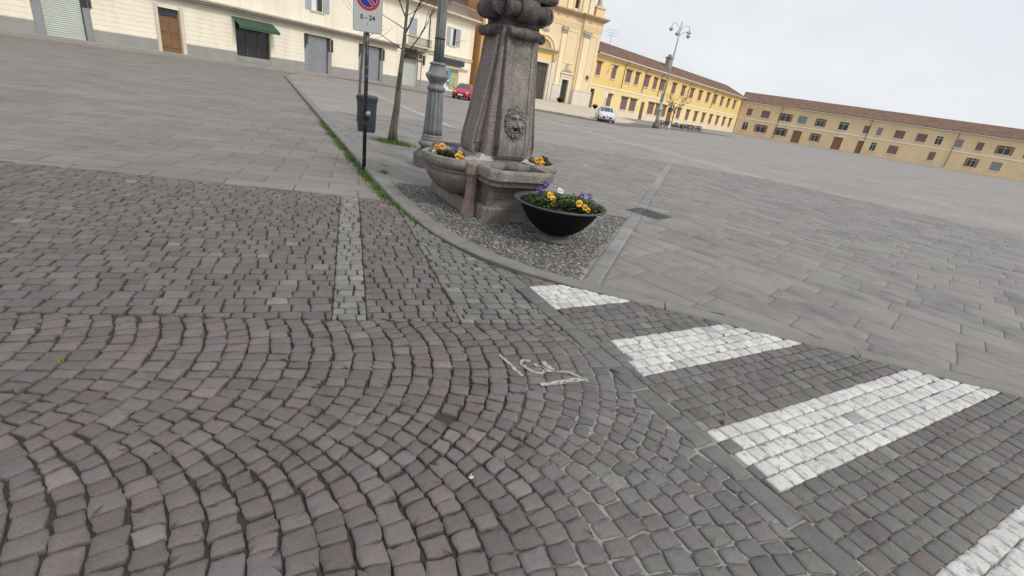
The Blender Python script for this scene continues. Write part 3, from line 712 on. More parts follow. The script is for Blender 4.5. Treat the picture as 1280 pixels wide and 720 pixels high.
def sq(h, z): return [(PLX-h, -h, z), (PLX+h, -h, z), (PLX+h, h, z), (PLX-h, h, z)]
mb.loft([sq(.24, 2.20), sq(.24, 2.27), sq(.26, 2.285), sq(.26, 2.48), sq(.35, 2.495), sq(.37, 2.53), sq(.37, 2.60), sq(.36, 2.63), sq(.33, 2.66), sq(.33, 2.95), sq(.37, 2.97), sq(.37, 3.02), sq(.2, 3.10), sq(.17, 3.3), sq(.03, 3.42)])
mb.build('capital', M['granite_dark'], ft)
# lion mask: a relief carried by a height field
def g(x, y, cx, cy, sx_, sy_=None): sy_ = sy_ or sx_; return math.exp(-((x-cx)/sx_)**2-((y-cy)/sy_)**2)
def lion(x, y):
    r = math.hypot(x/1.0, (y-.02)/1.18)
    h = .062*max(0, 1-(r/.205)**4)
    h += .040*g(x, y, 0, .03, .085, .10)
    if .085 < r < .21:
        a = math.atan2(y-.02, x); h += .017*(.5+.5*math.cos(15*a+1.6*math.sin(r*75)))*math.sin(math.pi*(r-.085)/.125)*(.75+.25*math.cos(r*110))
    for s in (-1, 1):
        h += .026*g(x, y, s*.048, .088-.2*(abs(x)-.048)*1, .036, .013)        # brows
        h -= .030*g(x, y, s*.047, .060, .022, .013)       # eye sockets
        h += .010*g(x, y, s*.047, .056, .010, .008)       # eyeballs
        h += .024*g(x, y, s*.035, -.028, .034, .026)      # muzzle cushions
        h += .018*g(x, y, s*.085, .0, .03, .05)           # cheeks
        h += .020*g(x, y, s*.115, .115, .025, .025)       # ears
    h += .040*g(x, y, 0, .02, .020, .06)+.018*g(x, y, 0, -.005, .030, .016)   # nose
    h -= .060*g(x, y, 0, -.068, .034, .020)               # open mouth
    h += .022*g(x, y, 0, -.105, .034, .018)               # lower lip
    h += .028*g(x, y, 0, -.17, .05, .05)                  # beard
    h += .010*math.sin(x*150)*g(x, y, 0, -.17, .07, .05)
    return h
mb = MB(); n1, n2 = 56, 68; idx = {}; vs = []; fs = []
for j in range(n2+1):
    for i in range(n1+1):
        x = -.17+.34*i/n1; y = -.24+.48*j/n2
        lim = .165*(1+.06*math.sin(9*math.atan2(y, x)))
        if math.hypot(x, (y)/1.36) > lim: continue
        idx[(i, j)] = len(vs); vs.append((PLX+x*.86, -.372+y*.15-lion(x, y)*.95, 1.13+y*.88))
for (i, j) in idx:
    q = [(i, j), (i+1, j), (i+1, j+1), (i, j+1)]
    if all(k in idx for k in q): fs.append(tuple(idx[k] for k in q))
mb.add(vs, fs, smooth=True)
for (nc, ra, rb, sz, a0) in ((17, .150, .200, .026, 0), (13, .118, .158, .022, .2)):
    for i in range(nc):
        a = a0+2*math.pi*i/nc; px, pz = ra*math.cos(a)*R(.93, 1.03), .02+.95*rb*math.sin(a)*R(.95, 1.05)
        if pz < -.10 and abs(px) < .07 and ra < .13: continue
        cx, cz, cy = PLX+px*.86, 1.13+pz*.88, -.372+pz*.15-lion(px*.97, pz*.97)*.95+.004
        pts = [(cx+sz*(1-k/13*.75)*math.cos(a+k*.62), cy-.008-.010*k/13, cz+sz*(1-k/13*.75)*math.sin(a+k*.62)) for k in range(14)]
        mb.tube(pts, [.0095]*10+[.009, .008, .007, .005], 6)
for q in (-1, 1):
    mb.tube([(PLX+q*.020, -.374-lion(.02, .075)*1.05-.004+.01, 1.13+.066), (PLX+q*.045, -.374-lion(.045, .088)*1.05+.004, 1.13+.080), (PLX+q*.075, -.374-lion(.075, .083)*1.05+.008, 1.13+.074)], [.008, .011, .007], 6)
    mb.tube([(PLX+q*.008, -.374-lion(.0, -.03)*1.05+.004, 1.13-.026), (PLX+q*.035, -.374-lion(.035, -.035)*1.05+.004, 1.13-.035), (PLX+q*.062, -.374-lion(.06, -.06)*1.05+.006, 1.13-.062)], [.012, .015, .008], 6)
lm = mb.build('lion_mask', mat('lion stone', (.205, .195, .18), .8, .15, 8, .3, 190, .4, 140, stain=.4, staincol=(.1, .097, .088), stscale=9), ft)
mb = MB(); mb.tube([(PLX, -.39, 1.070), (PLX, -.475, 1.067), (PLX, -.515, 1.060)], .013, 10); mb.build('spout', M['dark_iron'], lm)
for s in (-1, 1):
    mb = MB(); mb.lathe([(.001, .585), (.2, .592), (.462, .585), (.47, .57)], (s*(.36 if s < 0 else .47), -.06 if s < 0 else -.02, 0), 28); mb.build('soil', M['soil'], ft)

# ------------------------------------------------------------------ bowl planter
bp = thing('bowl_planter', 'wide dark bowl planter of pansies on the pebbles before the fountain', 'planter', (.385, 5.27, -.002), 0, 'dark bowl planters')
mb = MB()
mb.lathe([(.09, .06), (.15, .075), (.235, .115), (.325, .19), (.395, .28), (.44, .36), (.465, .405), (.458, .41), (.43, .37), (.40, .33)], seg=56, cap1=False); mb.build('bowl', M['bowl'], bp)
mb = MB(); mb.lathe([(.462, .402), (.50, .412), (.528, .422), (.535, .430), (.532, .438), (.50, .436), (.475, .426), (.466, .412), (.462, .402)], seg=56, cap0=False, cap1=False); mb.build('rim', M['bowl_rim'], bp)
mb = MB(); mb.lathe([(.215, .0), (.225, .006), (.222, .022), (.17, .05), (.13, .068), (.10, .075)], seg=40); mb.build('foot', M['bowl_foot'], bp)
mb = MB(); mb.lathe([(.001, .395), (.2, .398), (.40, .388), (.447, .38)], seg=40); mb.build('soil', M['soil'], bp)

# ------------------------------------------------------------------ pansies
def leafq(mb, c, d, L_, w_, up, mi=0):
    d = Vector(d).normalized(); s = d.cross(Vector(up)); 
    if s.length < .1: s = d.cross(Vector((1, 0, 0)))
    s.normalize(); n_ = s.cross(d); c = Vector(c)
    P = [c, c+d*L_*.35+s*w_+n_*L_*.10, c+d*L_*.75+s*w_*.8+n_*L_*.08, c+d*L_, c+d*L_*.75-s*w_*.8+n_*L_*.08, c+d*L_*.35-s*w_+n_*L_*.10, c+d*L_*.5]
    mb.add([tuple(p) for p in P], [(0, 6, 1), (1, 6, 2), (2, 6, 3), (3, 6, 4), (4, 6, 5), (5, 6, 0)], smooth=True, mi=mi)
def blossom_bm(c, nrm, s):
    mb = MB(); n_ = Vector(nrm).normalized(); a = n_.cross(Vector((0, 0, 1))); a.normalize(); b_ = a.cross(n_)
    b_ = -b_ if b_.z < 0 else b_; c = Vector(c)
    for ang, L_, w_, k in ((100, .95, .62, 0), (80, .95, .62, 0), (170, .9, .55, .12), (10, .9, .55, .12), (270, 1.0, .8, .2)):
        t = rad(ang+R(-8, 8)); d = a*math.cos(t)+b_*math.sin(t); s_ = n_.cross(d)
        pts = []
        for u_, v_ in ((0, 0), (.35, .6), (.7, 1), (.95, .65), (1.03, 0), (.95, -.65), (.7, -1), (.35, -.6)):
            pts.append(tuple(c+d*s*L_*u_+s_*s*w_*v_*.9+n_*s*(k*.25+.18*math.sin(u_*2.6)+R(-.04, .04))))
        ctr = tuple(c+d*s*L_*.55+n_*s*(k*.25+.2))
        mb.add(pts+[ctr], [(i, (i+1) % 8, 8) for i in range(8)], mi=0, smooth=True)
    return mb, n_, a, b_, c
def eye(mb, n_, a, b_, c, s, mi=1):
    for ang in (170, 10, 270):
        t = rad(ang); d = a*math.cos(t)+b_*math.sin(t); s_ = n_.cross(d)
        P = [c+n_*s*.26, c+d*s*.45+s_*s*.22+n_*s*.36, c+d*s*.55+n_*s*.38, c+d*s*.45-s_*s*.22+n_*s*.36]
        mb.add([tuple(p) for p in P], [(0, 1, 2, 3)], mi=mi)
def pansy(x, y, z, r, h, blooms, label, group, nl=170):
    pl = thing('pansy', label, 'flower', (x, y, z), 0, group)
    mb = MB()
    for i in range(nl):
        a = R(0, 6.283); q = r*math.sqrt(R(0, 1)); zz = h*R(.05, 1.0)*(1-.4*(q/r)**2)
        leafq(mb, (q*math.cos(a), q*math.sin(a), zz), (math.cos(a)+R(-.7, .7), math.sin(a)+R(-.7, .7), R(-.1, .9)), R(.028, .055), R(.008, .015), (0, 0, 1), random.choice((0, 0, 1)))
    for i in range(10):
        a = R(0, 6.283); q = r*R(.1, .6); mb.tube([(0, 0, 0), (q*math.cos(a)*.5, q*math.sin(a)*.5, h*.5), (q*math.cos(a), q*math.sin(a), h*.85)], .0018, 4)
    mb.build('foliage', [M['leaf'], M['leaf_light']], pl)
    for (bx, by, bz, s, colr) in blooms:
        nr = (R(-.35, .35)+.05, -1, R(.15, .55))
        s *= 1.0; mb, n_, a, b_, c = blossom_bm((bx, by, bz), nr, s)
        eye(mb, n_, a, b_, c, s*(.55 if colr == 'violet' else 1), 1)
        mb.tube([(bx*.4, by*.4, 0), (bx*.8, by*.8+.008, bz*.6), (bx, by+.012, bz-.005), (bx, by+.004, bz)], .0022, 4, mi=2)
        mb.build('blossom', [M['pet_'+colr], M['pet_dark'] if colr != 'violet' else M['pet_yellow'], M['leaf']], pl)
    return pl
BX, BY, BZ = .385, 5.27, .39
G1 = 'pansies in the dark bowl planter'
pansy(BX-.25, BY-.02, BZ, .12, .12, [(.0, -.03, .17, .030, 'violet'), (.045, .02, .215, .030, 'violet'), (-.03, -.06, .13, .028, 'violet'), (.015, .0, .11, .026, 'violet'), (.065, .05, .20, .026, 'violet')], 'tall violet pansy at the left end of the dark bowl planter', G1)
pansy(BX-.10, BY-.10, BZ, .12, .09, [(-.045, .0, .125, .032, 'yellow'), (.0, -.04, .095, .034, 'yellow'), (.012, -.09, .055, .032, 'yellow'), (-.02, .02, .12, .028, 'gold')], 'yellow pansy beside the tall violet one in the dark bowl planter', G1)
pansy(BX+.02, BY+.12, BZ, .13, .10, [(-.04, .08, .135, .030, 'white'), (-.012, .09, .125, .024, 'white')], 'single white pansy at the back of the dark bowl planter', G1)
pansy(BX+.08, BY-.12, BZ, .13, .09, [], 'green pansy clump without blossom in the middle of the dark bowl planter', G1, 230)
pansy(BX+.22, BY-.13, BZ, .12, .085, [(-.03, -.08, .105, .040, 'yellow'), (.035, -.10, .075, .034, 'gold'), (.075, -.11, .055, .028, 'yellow')], 'yellow pansy with dark face at the right front of the dark bowl planter', G1)
pansy(BX+.29, BY+.06, BZ, .12, .10, [(-.06, -.02, .14, .032, 'violet'), (.03, .02, .15, .030, 'violet'), (.075, -.02, .09, .026, 'violet'), (.05, .0, .12, .022, 'violet')], 'dark violet pansy at the right end of the dark bowl planter', G1)
pansy(BX-.15, BY+.17, BZ, .11, .08, [], 'low leafy pansy without blossom behind the yellow one in the dark bowl planter', G1, 170)
for k, (dx, dy, lab) in enumerate(((-.16, -.20, 'low leafy pansy clump at the left front rim of the dark bowl planter'), (.33, -.10, 'leafy pansy clump against the right rim of the dark bowl planter'), (.16, .16, 'leafy pansy clump at the back right of the dark bowl planter'), (.0, -.02, 'tallest leafy pansy clump in the centre of the dark bowl planter'))):
    pansy(BX+dx, BY+dy, BZ, .16, .10 if k < 3 else .13, [], lab, G1, 260)
fx = lambda lx, ly: (FC[0]+.8545*lx-.5195*ly, FC[1]+.5195*lx+.8545*ly)
G2 = 'pansies in the left round basin'; G3 = 'pansies in the right round basin'
for (lx, ly, bl_, lab, gr) in (
    (-.66, .06, [(-.05, -.02, .11, .034, 'gold'), (.03, -.03, .135, .045, 'gold'), (-.06, -.07, .045, .034, 'white')], 'golden pansy with a white blossom below it in the left stone basin', G2),
    (-.54, -.02, [(.02, -.02, .14, .030, 'violet'), (.06, .0, .12, .026, 'violet')], 'dark pansy behind the golden one in the left stone basin', G2),
    (-.50, -.24, [(-.02, -.07, .07, .038, 'yellow'), (.04, -.08, .06, .034, 'yellow'), (.0, -.05, .11, .030, 'yellow')], 'yellow pansy nearest the corner column in the left stone basin', G2),
    (.66, -.26, [(-.04, -.02, .10, .036, 'yellow'), (.02, -.03, .12, .038, 'yellow'), (.05, -.05, .075, .036, 'yellow'), (.0, -.06, .06, .034, 'yellow')], 'yellow pansy in the right stone basin', G3),
    (.80, -.12, [(.0, -.02, .12, .034, 'dark'), (.05, .0, .11, .030, 'dark')], 'dark red pansy in the right stone basin', G3),
    (.62, .05, [(-.02, -.02, .10, .032, 'yellow')], 'small yellow pansy behind the pillar in the right stone basin', G3)):
    p = fx(lx, ly); pansy(p[0], p[1], .585, .13, .10, bl_, lab, gr)

# ------------------------------------------------------------------ sign post, litter bin
sp_ = thing('parking_sign', 'no parking sign marked 0-24 on a black scuffed post in the gutter', 'road sign', (-2.74, 7.69, -.09), .32)
mb = MB(); mb.tube([(0, 0, 0), (0, 0, 2.78)], .030, 14); mb.build('pole', M['post'], sp_)
mb = MB(); mb.lathe([(.06, 0), (.058, .02), (.034, .03)], seg=16); mb.build('base_collar', M['lamp_dark'], sp_)
def rrect(hx, z0, z1, r, n=5):
    P = []
    for cx, cz, a0 in ((hx-r, z0+r, -90), (hx-r, z1-r, 0), (-hx+r, z1-r, 90), (-hx+r, z0+r, 180)):
        for i in range(n+1): a = rad(a0+90*i/n); P.append((cx+r*math.cos(a), cz+r*math.sin(a)))
    return P
def plate(mb, P, y0, y1, **k):
    n_ = len(P); vs = [(x, y0, z) for x, z in P]+[(x, y1, z) for x, z in P]
    mb.add(vs, [tuple(range(n_)), tuple(range(2*n_-1, n_-1, -1))]+[(i, n_+i, n_+(i+1) % n_, (i+1) % n_) for i in range(n_)], **k)
mb = MB(); Z0 = 2.06
plate(mb, rrect(.205, Z0, Z0+.62, .03), -.050, -.034); pt = mb.build('sign_plate', M['sign_back'], sp_)
mb = MB(); plate(mb, rrect(.196, Z0+.010, Z0+.61, .026), -.0525, -.0502); mb.build('plate_face', M['sign_white'], pt)
cz = Z0+.445
disc = lambda r, n=48: [(r*math.cos(2*math.pi*i/n), cz+r*math.sin(2*math.pi*i/n)) for i in range(n)]
mb = MB(); plate(mb, disc(.163), -.0545, -.0527); mb.build('red_disc', M['sign_red'], pt)
mb = MB(); plate(mb, disc(.125), -.0557, -.0547); mb.build('white_ring', M['sign_white'], pt)
mb = MB(); plate(mb, disc(.119), -.0569, -.0559); mb.build('blue_disc', M['sign_blue'], pt)
def barp(w_, L_):
    c = math.cos(rad(-45)); s = math.sin(rad(-45)); return [(a*c-b_*s, cz+a*s+b_*c) for a, b_ in ((-L_, -w_), (L_, -w_), (L_, w_), (-L_, w_))]
mb = MB(); plate(mb, barp(.026, .119), -.0580, -.0571); mb.build('white_bar', M['sign_white'], pt)
mb = MB(); plate(mb, barp(.019, .128), -.0591, -.0582); mb.build('red_bar', M['sign_red'], pt)
def text_mesh(txt, size, name, m, parent, loc, rotx=math.pi/2):
    cu = bpy.data.curves.new('t', 'FONT'); cu.body = txt; cu.size = size; cu.extrude = .0006; cu.align_x = 'CENTER'; cu.offset = .0022
    o = bpy.data.objects.new('t', cu); COL.objects.link(o); dg = bpy.context.evaluated_depsgraph_get(); dg.update()
    me = bpy.data.meshes.new_from_object(o.evaluated_get(dg)); bpy.data.objects.remove(o); bpy.data.curves.remove(cu)
    me.transform(Matrix.Rotation(rotx, 4, 'X')); me.transform(Matrix.Translation(loc)); me.materials.clear(); me.materials.append(m)
    r = bpy.data.objects.new(name, me); COL.objects.link(r); r.parent = parent; return r
text_mesh('0 - 24', .088, 'lettering', M['black'], pt, (0, -.0534, Z0+.165))
mb = MB(); mb.box(-.006, .006, -.0538, -.0526, Z0+.105, Z0+.117); mb.box(-.002, .002, -.0536, -.0526, Z0+.095, Z0+.127); mb.build('rivet', M['black'], pt)
for q in (.2, .5): mb = MB(); mb.box(-.05, .05, -.036, .038, Z0+q, Z0+q+.04); mb.build('clamp', M['sign_back'], sp_)
lb = thing('litter_bin', 'dark blue grey litter bin hanging behind the black sign post', 'litter bin', (-2.80, 7.93, -.09), .32)
mb = MB(); rings = []
for z, hx, hy in ((.62, .125, .10), (.64, .14, .115), (1.12, .155, .13), (1.125, .15, .125)):
    rings.append([(x, y*hy/hx, z) for x, y in rrect(hx, -hx, hx, .05, 4)])
mb.loft(rings, smooth=False); mb.build('body', M['bin'], lb)
mb = MB(); rings = []
for z, hx, hy in ((1.10, .162, .137), (1.155, .168, .143), (1.17, .16, .135), (1.185, .13, .10)):
    rings.append([(x, y*hy/hx, z) for x, y in rrect(hx, -hx, hx, .055, 4)])
mb.loft(rings); mb.build('lid', M['bin'], lb)
mb = MB(); mb.box(-.05, .05, -.20, -.13, .88, .96); mb.lathe([(.036, .885), (.042, .89), (.042, .95), (.036, .955)], (.02, -.245, 0), 14); mb.build('bracket', M['sign_back'], lb)

# ------------------------------------------------------------------ near street lamp
sl = thing('street_lamp', 'fluted grey cast iron street lamp on a stone pedestal behind the left basin', 'street lamp', (-1.87, 8.72, 0), .54)
mb = MB()
def octs(h, z, c=.42): return [(a*h, b_*h, z) for a, b_ in ((-1, -c), (-c, -1), (c, -1), (1, -c), (1, c), (c, 1), (-c, 1), (-1, c))]
mb.loft([octs(.27, -.005, .7), octs(.27, .20, .7), octs(.25, .23, .7), octs(.19, .30, .6), octs(.17, .325, .6)]); mb.build('pedestal', M['lamp_dark'], sl)
mb = MB(); mb.lathe([(.16, .32), (.19, .335), (.235, .375), (.245, .40), (.24, .435), (.20, .455), (.185, .46), (.19, .48), (.195, .495), (.19, .51), (.178, .52), (.185, .535), (.182, .56), (.165, .57)], seg=32); mb.build('base_moulding', M['lamp'], sl)
mb = MB(); mb.lathe([(.172, .565), (.166, .68), (.155, .9), (.145, 1.1), (.138, 1.26), (.130, 1.30)], seg=96, flute=12, fd=.16); mb.build('fluted_base', M['lamp'], sl)
mb = MB(); mb.lathe([(.118, 1.29), (.14, 1.30), (.158, 1.33), (.160, 1.355), (.148, 1.375), (.125, 1.385), (.128, 1.43), (.165, 1.48), (.193, 1.52), (.198, 1.555), (.185, 1.575), (.165, 1.585), (.155, 1.60), (.140, 1.66), (.128, 1.70), (.130, 1.715), (.142, 1.72), (.142, 1.735), (.125, 1.745), (.10, 1.76)], seg=32); mb.build('collar', M['lamp'], sl)
mb = MB(); mb.lathe([(.088, 1.74), (.083, 2.2), (.077, 2.8), (.068, 3.6), (.06, 4.4)], seg=80, flute=10, fd=.16); mb.build('shaft', M['lamp'], sl)
mb = MB(); mb.lathe([(.082, 2.108), (.088, 2.11), (.088, 2.128), (.082, 2.13)], seg=20); mb.build('strap', M['black'], sl)
mb = MB(); mb.lathe([(.06, 4.4), (.09, 4.42), (.09, 4.46), (.05, 4.5), (.04, 4.8), (.01, 4.95)], seg=20)
for s in (-1, 1): mb.tube([(0, 0, 4.5), (s*.25, 0, 4.75), (s*.55, 0, 4.8), (s*.68, 0, 4.65), (s*.68, 0, 4.55)], .022, 8)
mb.build('arms', M['lamp'], sl)
for s in (-1, 1):
    mb = MB(); mb.lathe([(.03, 4.56), (.06, 4.53), (.17, 4.40), (.20, 4.36), (.19, 4.36), (.12, 4.34), (.09, 4.27), (.01, 4.25)], (s*.68, 0, 0), 20); mb.build('lantern', M['lamp'], sl)

# far street lamp on the right
fl = thing('street_lamp', 'tall pale street lamp with bell lanterns far out on the square', 'street lamp', (14.05, 60.6, 0), .35)
mb = MB(); mb.lathe([(.42, 0), (.42, .25), (.40, .45), (.36, .52), (.34, .58), (.30, .62)], seg=20); mb.build('base', M['lamp_dark'], fl)
mb = MB(); mb.lathe([(.25, .6), (.22, 1.2), (.19, 1.95), (.26, 2.0), (.30, 2.12), (.26, 2.25), (.19, 2.3), (.22, 2.5), (.13, 2.6), (.12, 3)], seg=20); mb.build('shaft_base', M['lamp_far'], fl)
mb = MB(); mb.tube([(0, 0, 2.8), (0, 0, 7), (0, 0, 11.4)], [.105, .09, .065], 10)
mb.lathe([(.08, 5.9), (.13, 6), (.08, 6.1)], seg=10)
for s in (-1, 1):
    mb.tube([(0, 0, 10.5), (s*.3, 0, 10.9), (s*.8, 0, 11.2), (s*1.15, 0, 11.0), (s*1.2, 0, 10.7)], .03, 6)
    mb.tube([(0, 0, 10.0), (s*.35, -.3, 10.4), (s*.65, -.6, 10.5), (s*.75, -.7, 10.25)], .028, 6)
mb.build('pole', M['lamp_far'], fl)
for (x, y, z) in ((-1.2, 0, 10.7), (1.2, 0, 10.7), (-.75, -.7, 10.25), (.75, -.7, 10.25)):
    mb = MB(); mb.lathe([(.04, .05), (.08, 0), (.22, -.16), (.29, -.22), (.27, -.24), (.16, -.27), (.11, -.38), (.02, -.43)], (x, y, z), 14); mb.build('lantern', M['lamp_far'], fl)
mb = MB(); mb.box(-.38, -.08, -.16, -.12, 2.9, 3.9); mb.build('blue_board', mat('blue board', (.12, .17, .23), .5), fl)

# ------------------------------------------------------------------ bare young trees
def limb(mb, p, d, L_, r, depth, spread=.5, mi=0):
    p = Vector(p); d = Vector(d).normalized(); pts = [p]; rr = [r]; n = 5
    for i in range(n):
        d = (d+Vector((R(-.12, .12), R(-.12, .12), R(-.04, .08)))).normalized(); p = p+d*L_/n; pts.append(p); rr.append(r*(1-.62*(i+1)/n))
    mb.tube(pts, rr, 6 if r > .01 else 4, mi=mi)
    if depth > 0:
        for k in range(random.choice((2, 3, 3))):
            i = random.randint(2, n); q = pts[i]
            nd = (d+Vector((R(-1, 1), R(-1, 1), R(-.2, .7)))*spread*1.6).normalized()
            limb(mb, q, nd, L_*R(.5, .75), max(rr[i]*.62, .003), depth-1, spread, mi)
tr = thing('bare_tree', 'slender leafless tree with forked trunk growing from a grassy paving gap', 'tree', (-3.32, 11.0, 0))
mb = MB()
mb.tube([(0, .0, -.02), (.03, 0, .25), (.10, .0, .8), (.135, .0, 1.3), (.17, 0, 1.75), (.20, 0, 2.2), (.225, 0, 2.75), (.25, 0, 3.4), (.24, .05, 4.2)], [.085, .068, .06, .056, .043, .034, .028, .022, .012], 12)
mb.tube([(.12, -.03, -.02), (.10, -.03, .3), (.14, -.025, .8), (.165, -.02, 1.3)], [.07, .055, .05, .03], 10)
tk = mb.build('trunk', M['bark'], tr)
mb = MB(); zs = np.linspace(1.10, 1.54, 12)
mb.tube([(np.interp(z, [.8, 1.3, 1.75], [.10, .135, .17])+.022+R(-.006, .006), -.036+R(-.004, .004), z) for z in zs], [.012]+[R(.022, .036) for _ in range(10)]+[.01], 8); mb.build('moss_patch', M['moss'], tk)
mb = MB(); random.seed(21)
for (z, dx, dy, dz, L_, r) in ((1.75, .75, -.1, .85, 1.0, .02), (1.85, .95, .2, .25, .9, .011), (1.95, -1, .1, .55, 1.1, .011), (2.25, .55, .1, .95, 1.2, .020), (2.35, -.9, -.1, .35, .9, .010), (2.55, -.5, 0, .9, .8, .016), (2.6, .8, -.2, .5, .8, .010), (2.9, .5, .2, .8, 1.0, .015), (3.1, -.6, .2, .8, 1.0, .014), (3.5, .3, -.3, .9, 1.0, .012)):
    x = np.interp(z, [1.3, 1.75, 2.2, 2.75, 3.4], [.135, .17, .20, .225, .25]); limb(mb, (x, 0, z), (dx, dy, dz), L_, r, 2)
mb.build('crown', M['bark_dark'], tr)
st = thing('bare_tree', 'very thin leafless sapling seen right behind the sign post and bin', 'tree', (-5.35, 14.4, 0))
mb = MB(); mb.tube([(0, 0, 0), (.03, 0, .7), (.06, 0, 1.4), (.13, 0, 2.2), (.16, 0, 3.0)], [.045, .04, .035, .028, .012], 8); mb.build('trunk', M['bark'], st)
mb = MB()
for k in range(7): z = R(1.9, 3.0); limb(mb, (.1+.06*(z-1.9), 0, z), (R(-1, 1), R(-1, 1), R(.4, 1)), R(.4, .8), .009, 1)
mb.build('crown', M['bark_dark'], st)
# grass in the gutter and round the tree
def blades(name, spots, hmin, hmax):
    mb = MB()
    for (x, y, z) in spots:
        a = R(0, 6.283); h = R(hmin, hmax); w_ = R(.0025, .005); lx, ly = R(-.7, .7)*h, R(-.7, .7)*h
        mb.add([(x-w_*math.cos(a), y-w_*math.sin(a), z), (x+w_*math.cos(a), y+w_*math.sin(a), z), (x+lx*.5+w_*.7*math.cos(a), y+ly*.5+w_*.7*math.sin(a), z+h*.65), (x+lx*.5-w_*.7*math.cos(a), y+ly*.5-w_*.7*math.sin(a), z+h*.65), (x+lx, y+ly, z+h)], [(0, 1, 2, 3), (3, 2, 4)])
    return stuff(mb.build(name, M['grass']))
spots = []
for _ in range(5200):
    x = R(-6, -1.16); y = yk(x); cl = math.sin(x*9)+math.sin(x*23+1)
    if cl < -.4 and random.random() < .75: continue
    if x > -1.55 and random.random() < .6: continue
    o_ = abs(random.gauss(0, .055))+.003
    if x > -1.6: o_ *= .35
    px, py = x-.87*o_, y-.49*o_; spots.append((px, py, zl(px, py)-.006))
blades('gutter_grass', spots, .02, .075)
spots = []
for _ in range(1500):
    x = random.gauss(.1, .26); y = random.gauss(-.05, .10)
    spots.append((-3.32+x, 11+y-.25*x, -.002))
blades('tree_pit_grass', spots, .03, .10)
spots = [(random.gauss(-2.33, .04), random.gauss(7.42, .05), .0) for _ in range(120)]
blades('kerb_weeds', spots, .02, .06)

spots = []
for _ in range(70):
    x = R(-2.6, -.1); y = R(.9, 3.2) if random.random() < .6 else R(2.8, 6.1)
    if y > yk(x)-.1: continue
    for k in range(random.randint(2, 7)): px, py = x+R(-.012, .012), y+R(-.03, .03); spots.append((px, py, zl(px, py)-.014))
blades('joint_weeds', spots, .014, .032)

# ------------------------------------------------------------------ drain grate
dg_ = thing('drain_grate', 'square slotted iron drain grate set in the slabs', 'drain', (2.03, 7.66, .003), math.atan2(-.655, .755))
mb = MB(); mb.box(-.30, .30, -.24, -.20, -.012, .004); mb.box(-.30, .30, .20, .24, -.012, .004); mb.box(-.30, -.26, -.2, .2, -.012, .004); mb.box(.26, .30, -.2, .2, -.012, .004); mb.build('frame', M['dark_iron'], dg_)
mb = MB()
for i in range(13): x = -.24+i*.04; mb.box(x-.011, x+.011, -.2, .2, -.011, .003)
mb.box(-.255, .255, -.012, .012, -.010, .0035); mb.build('bars', M['dark_iron'], dg_)
mb = MB(); mb.box(-.26, .26, -.2, .2, -.012, -.0095 + .006); mb.build('sump', M['black'], dg_)

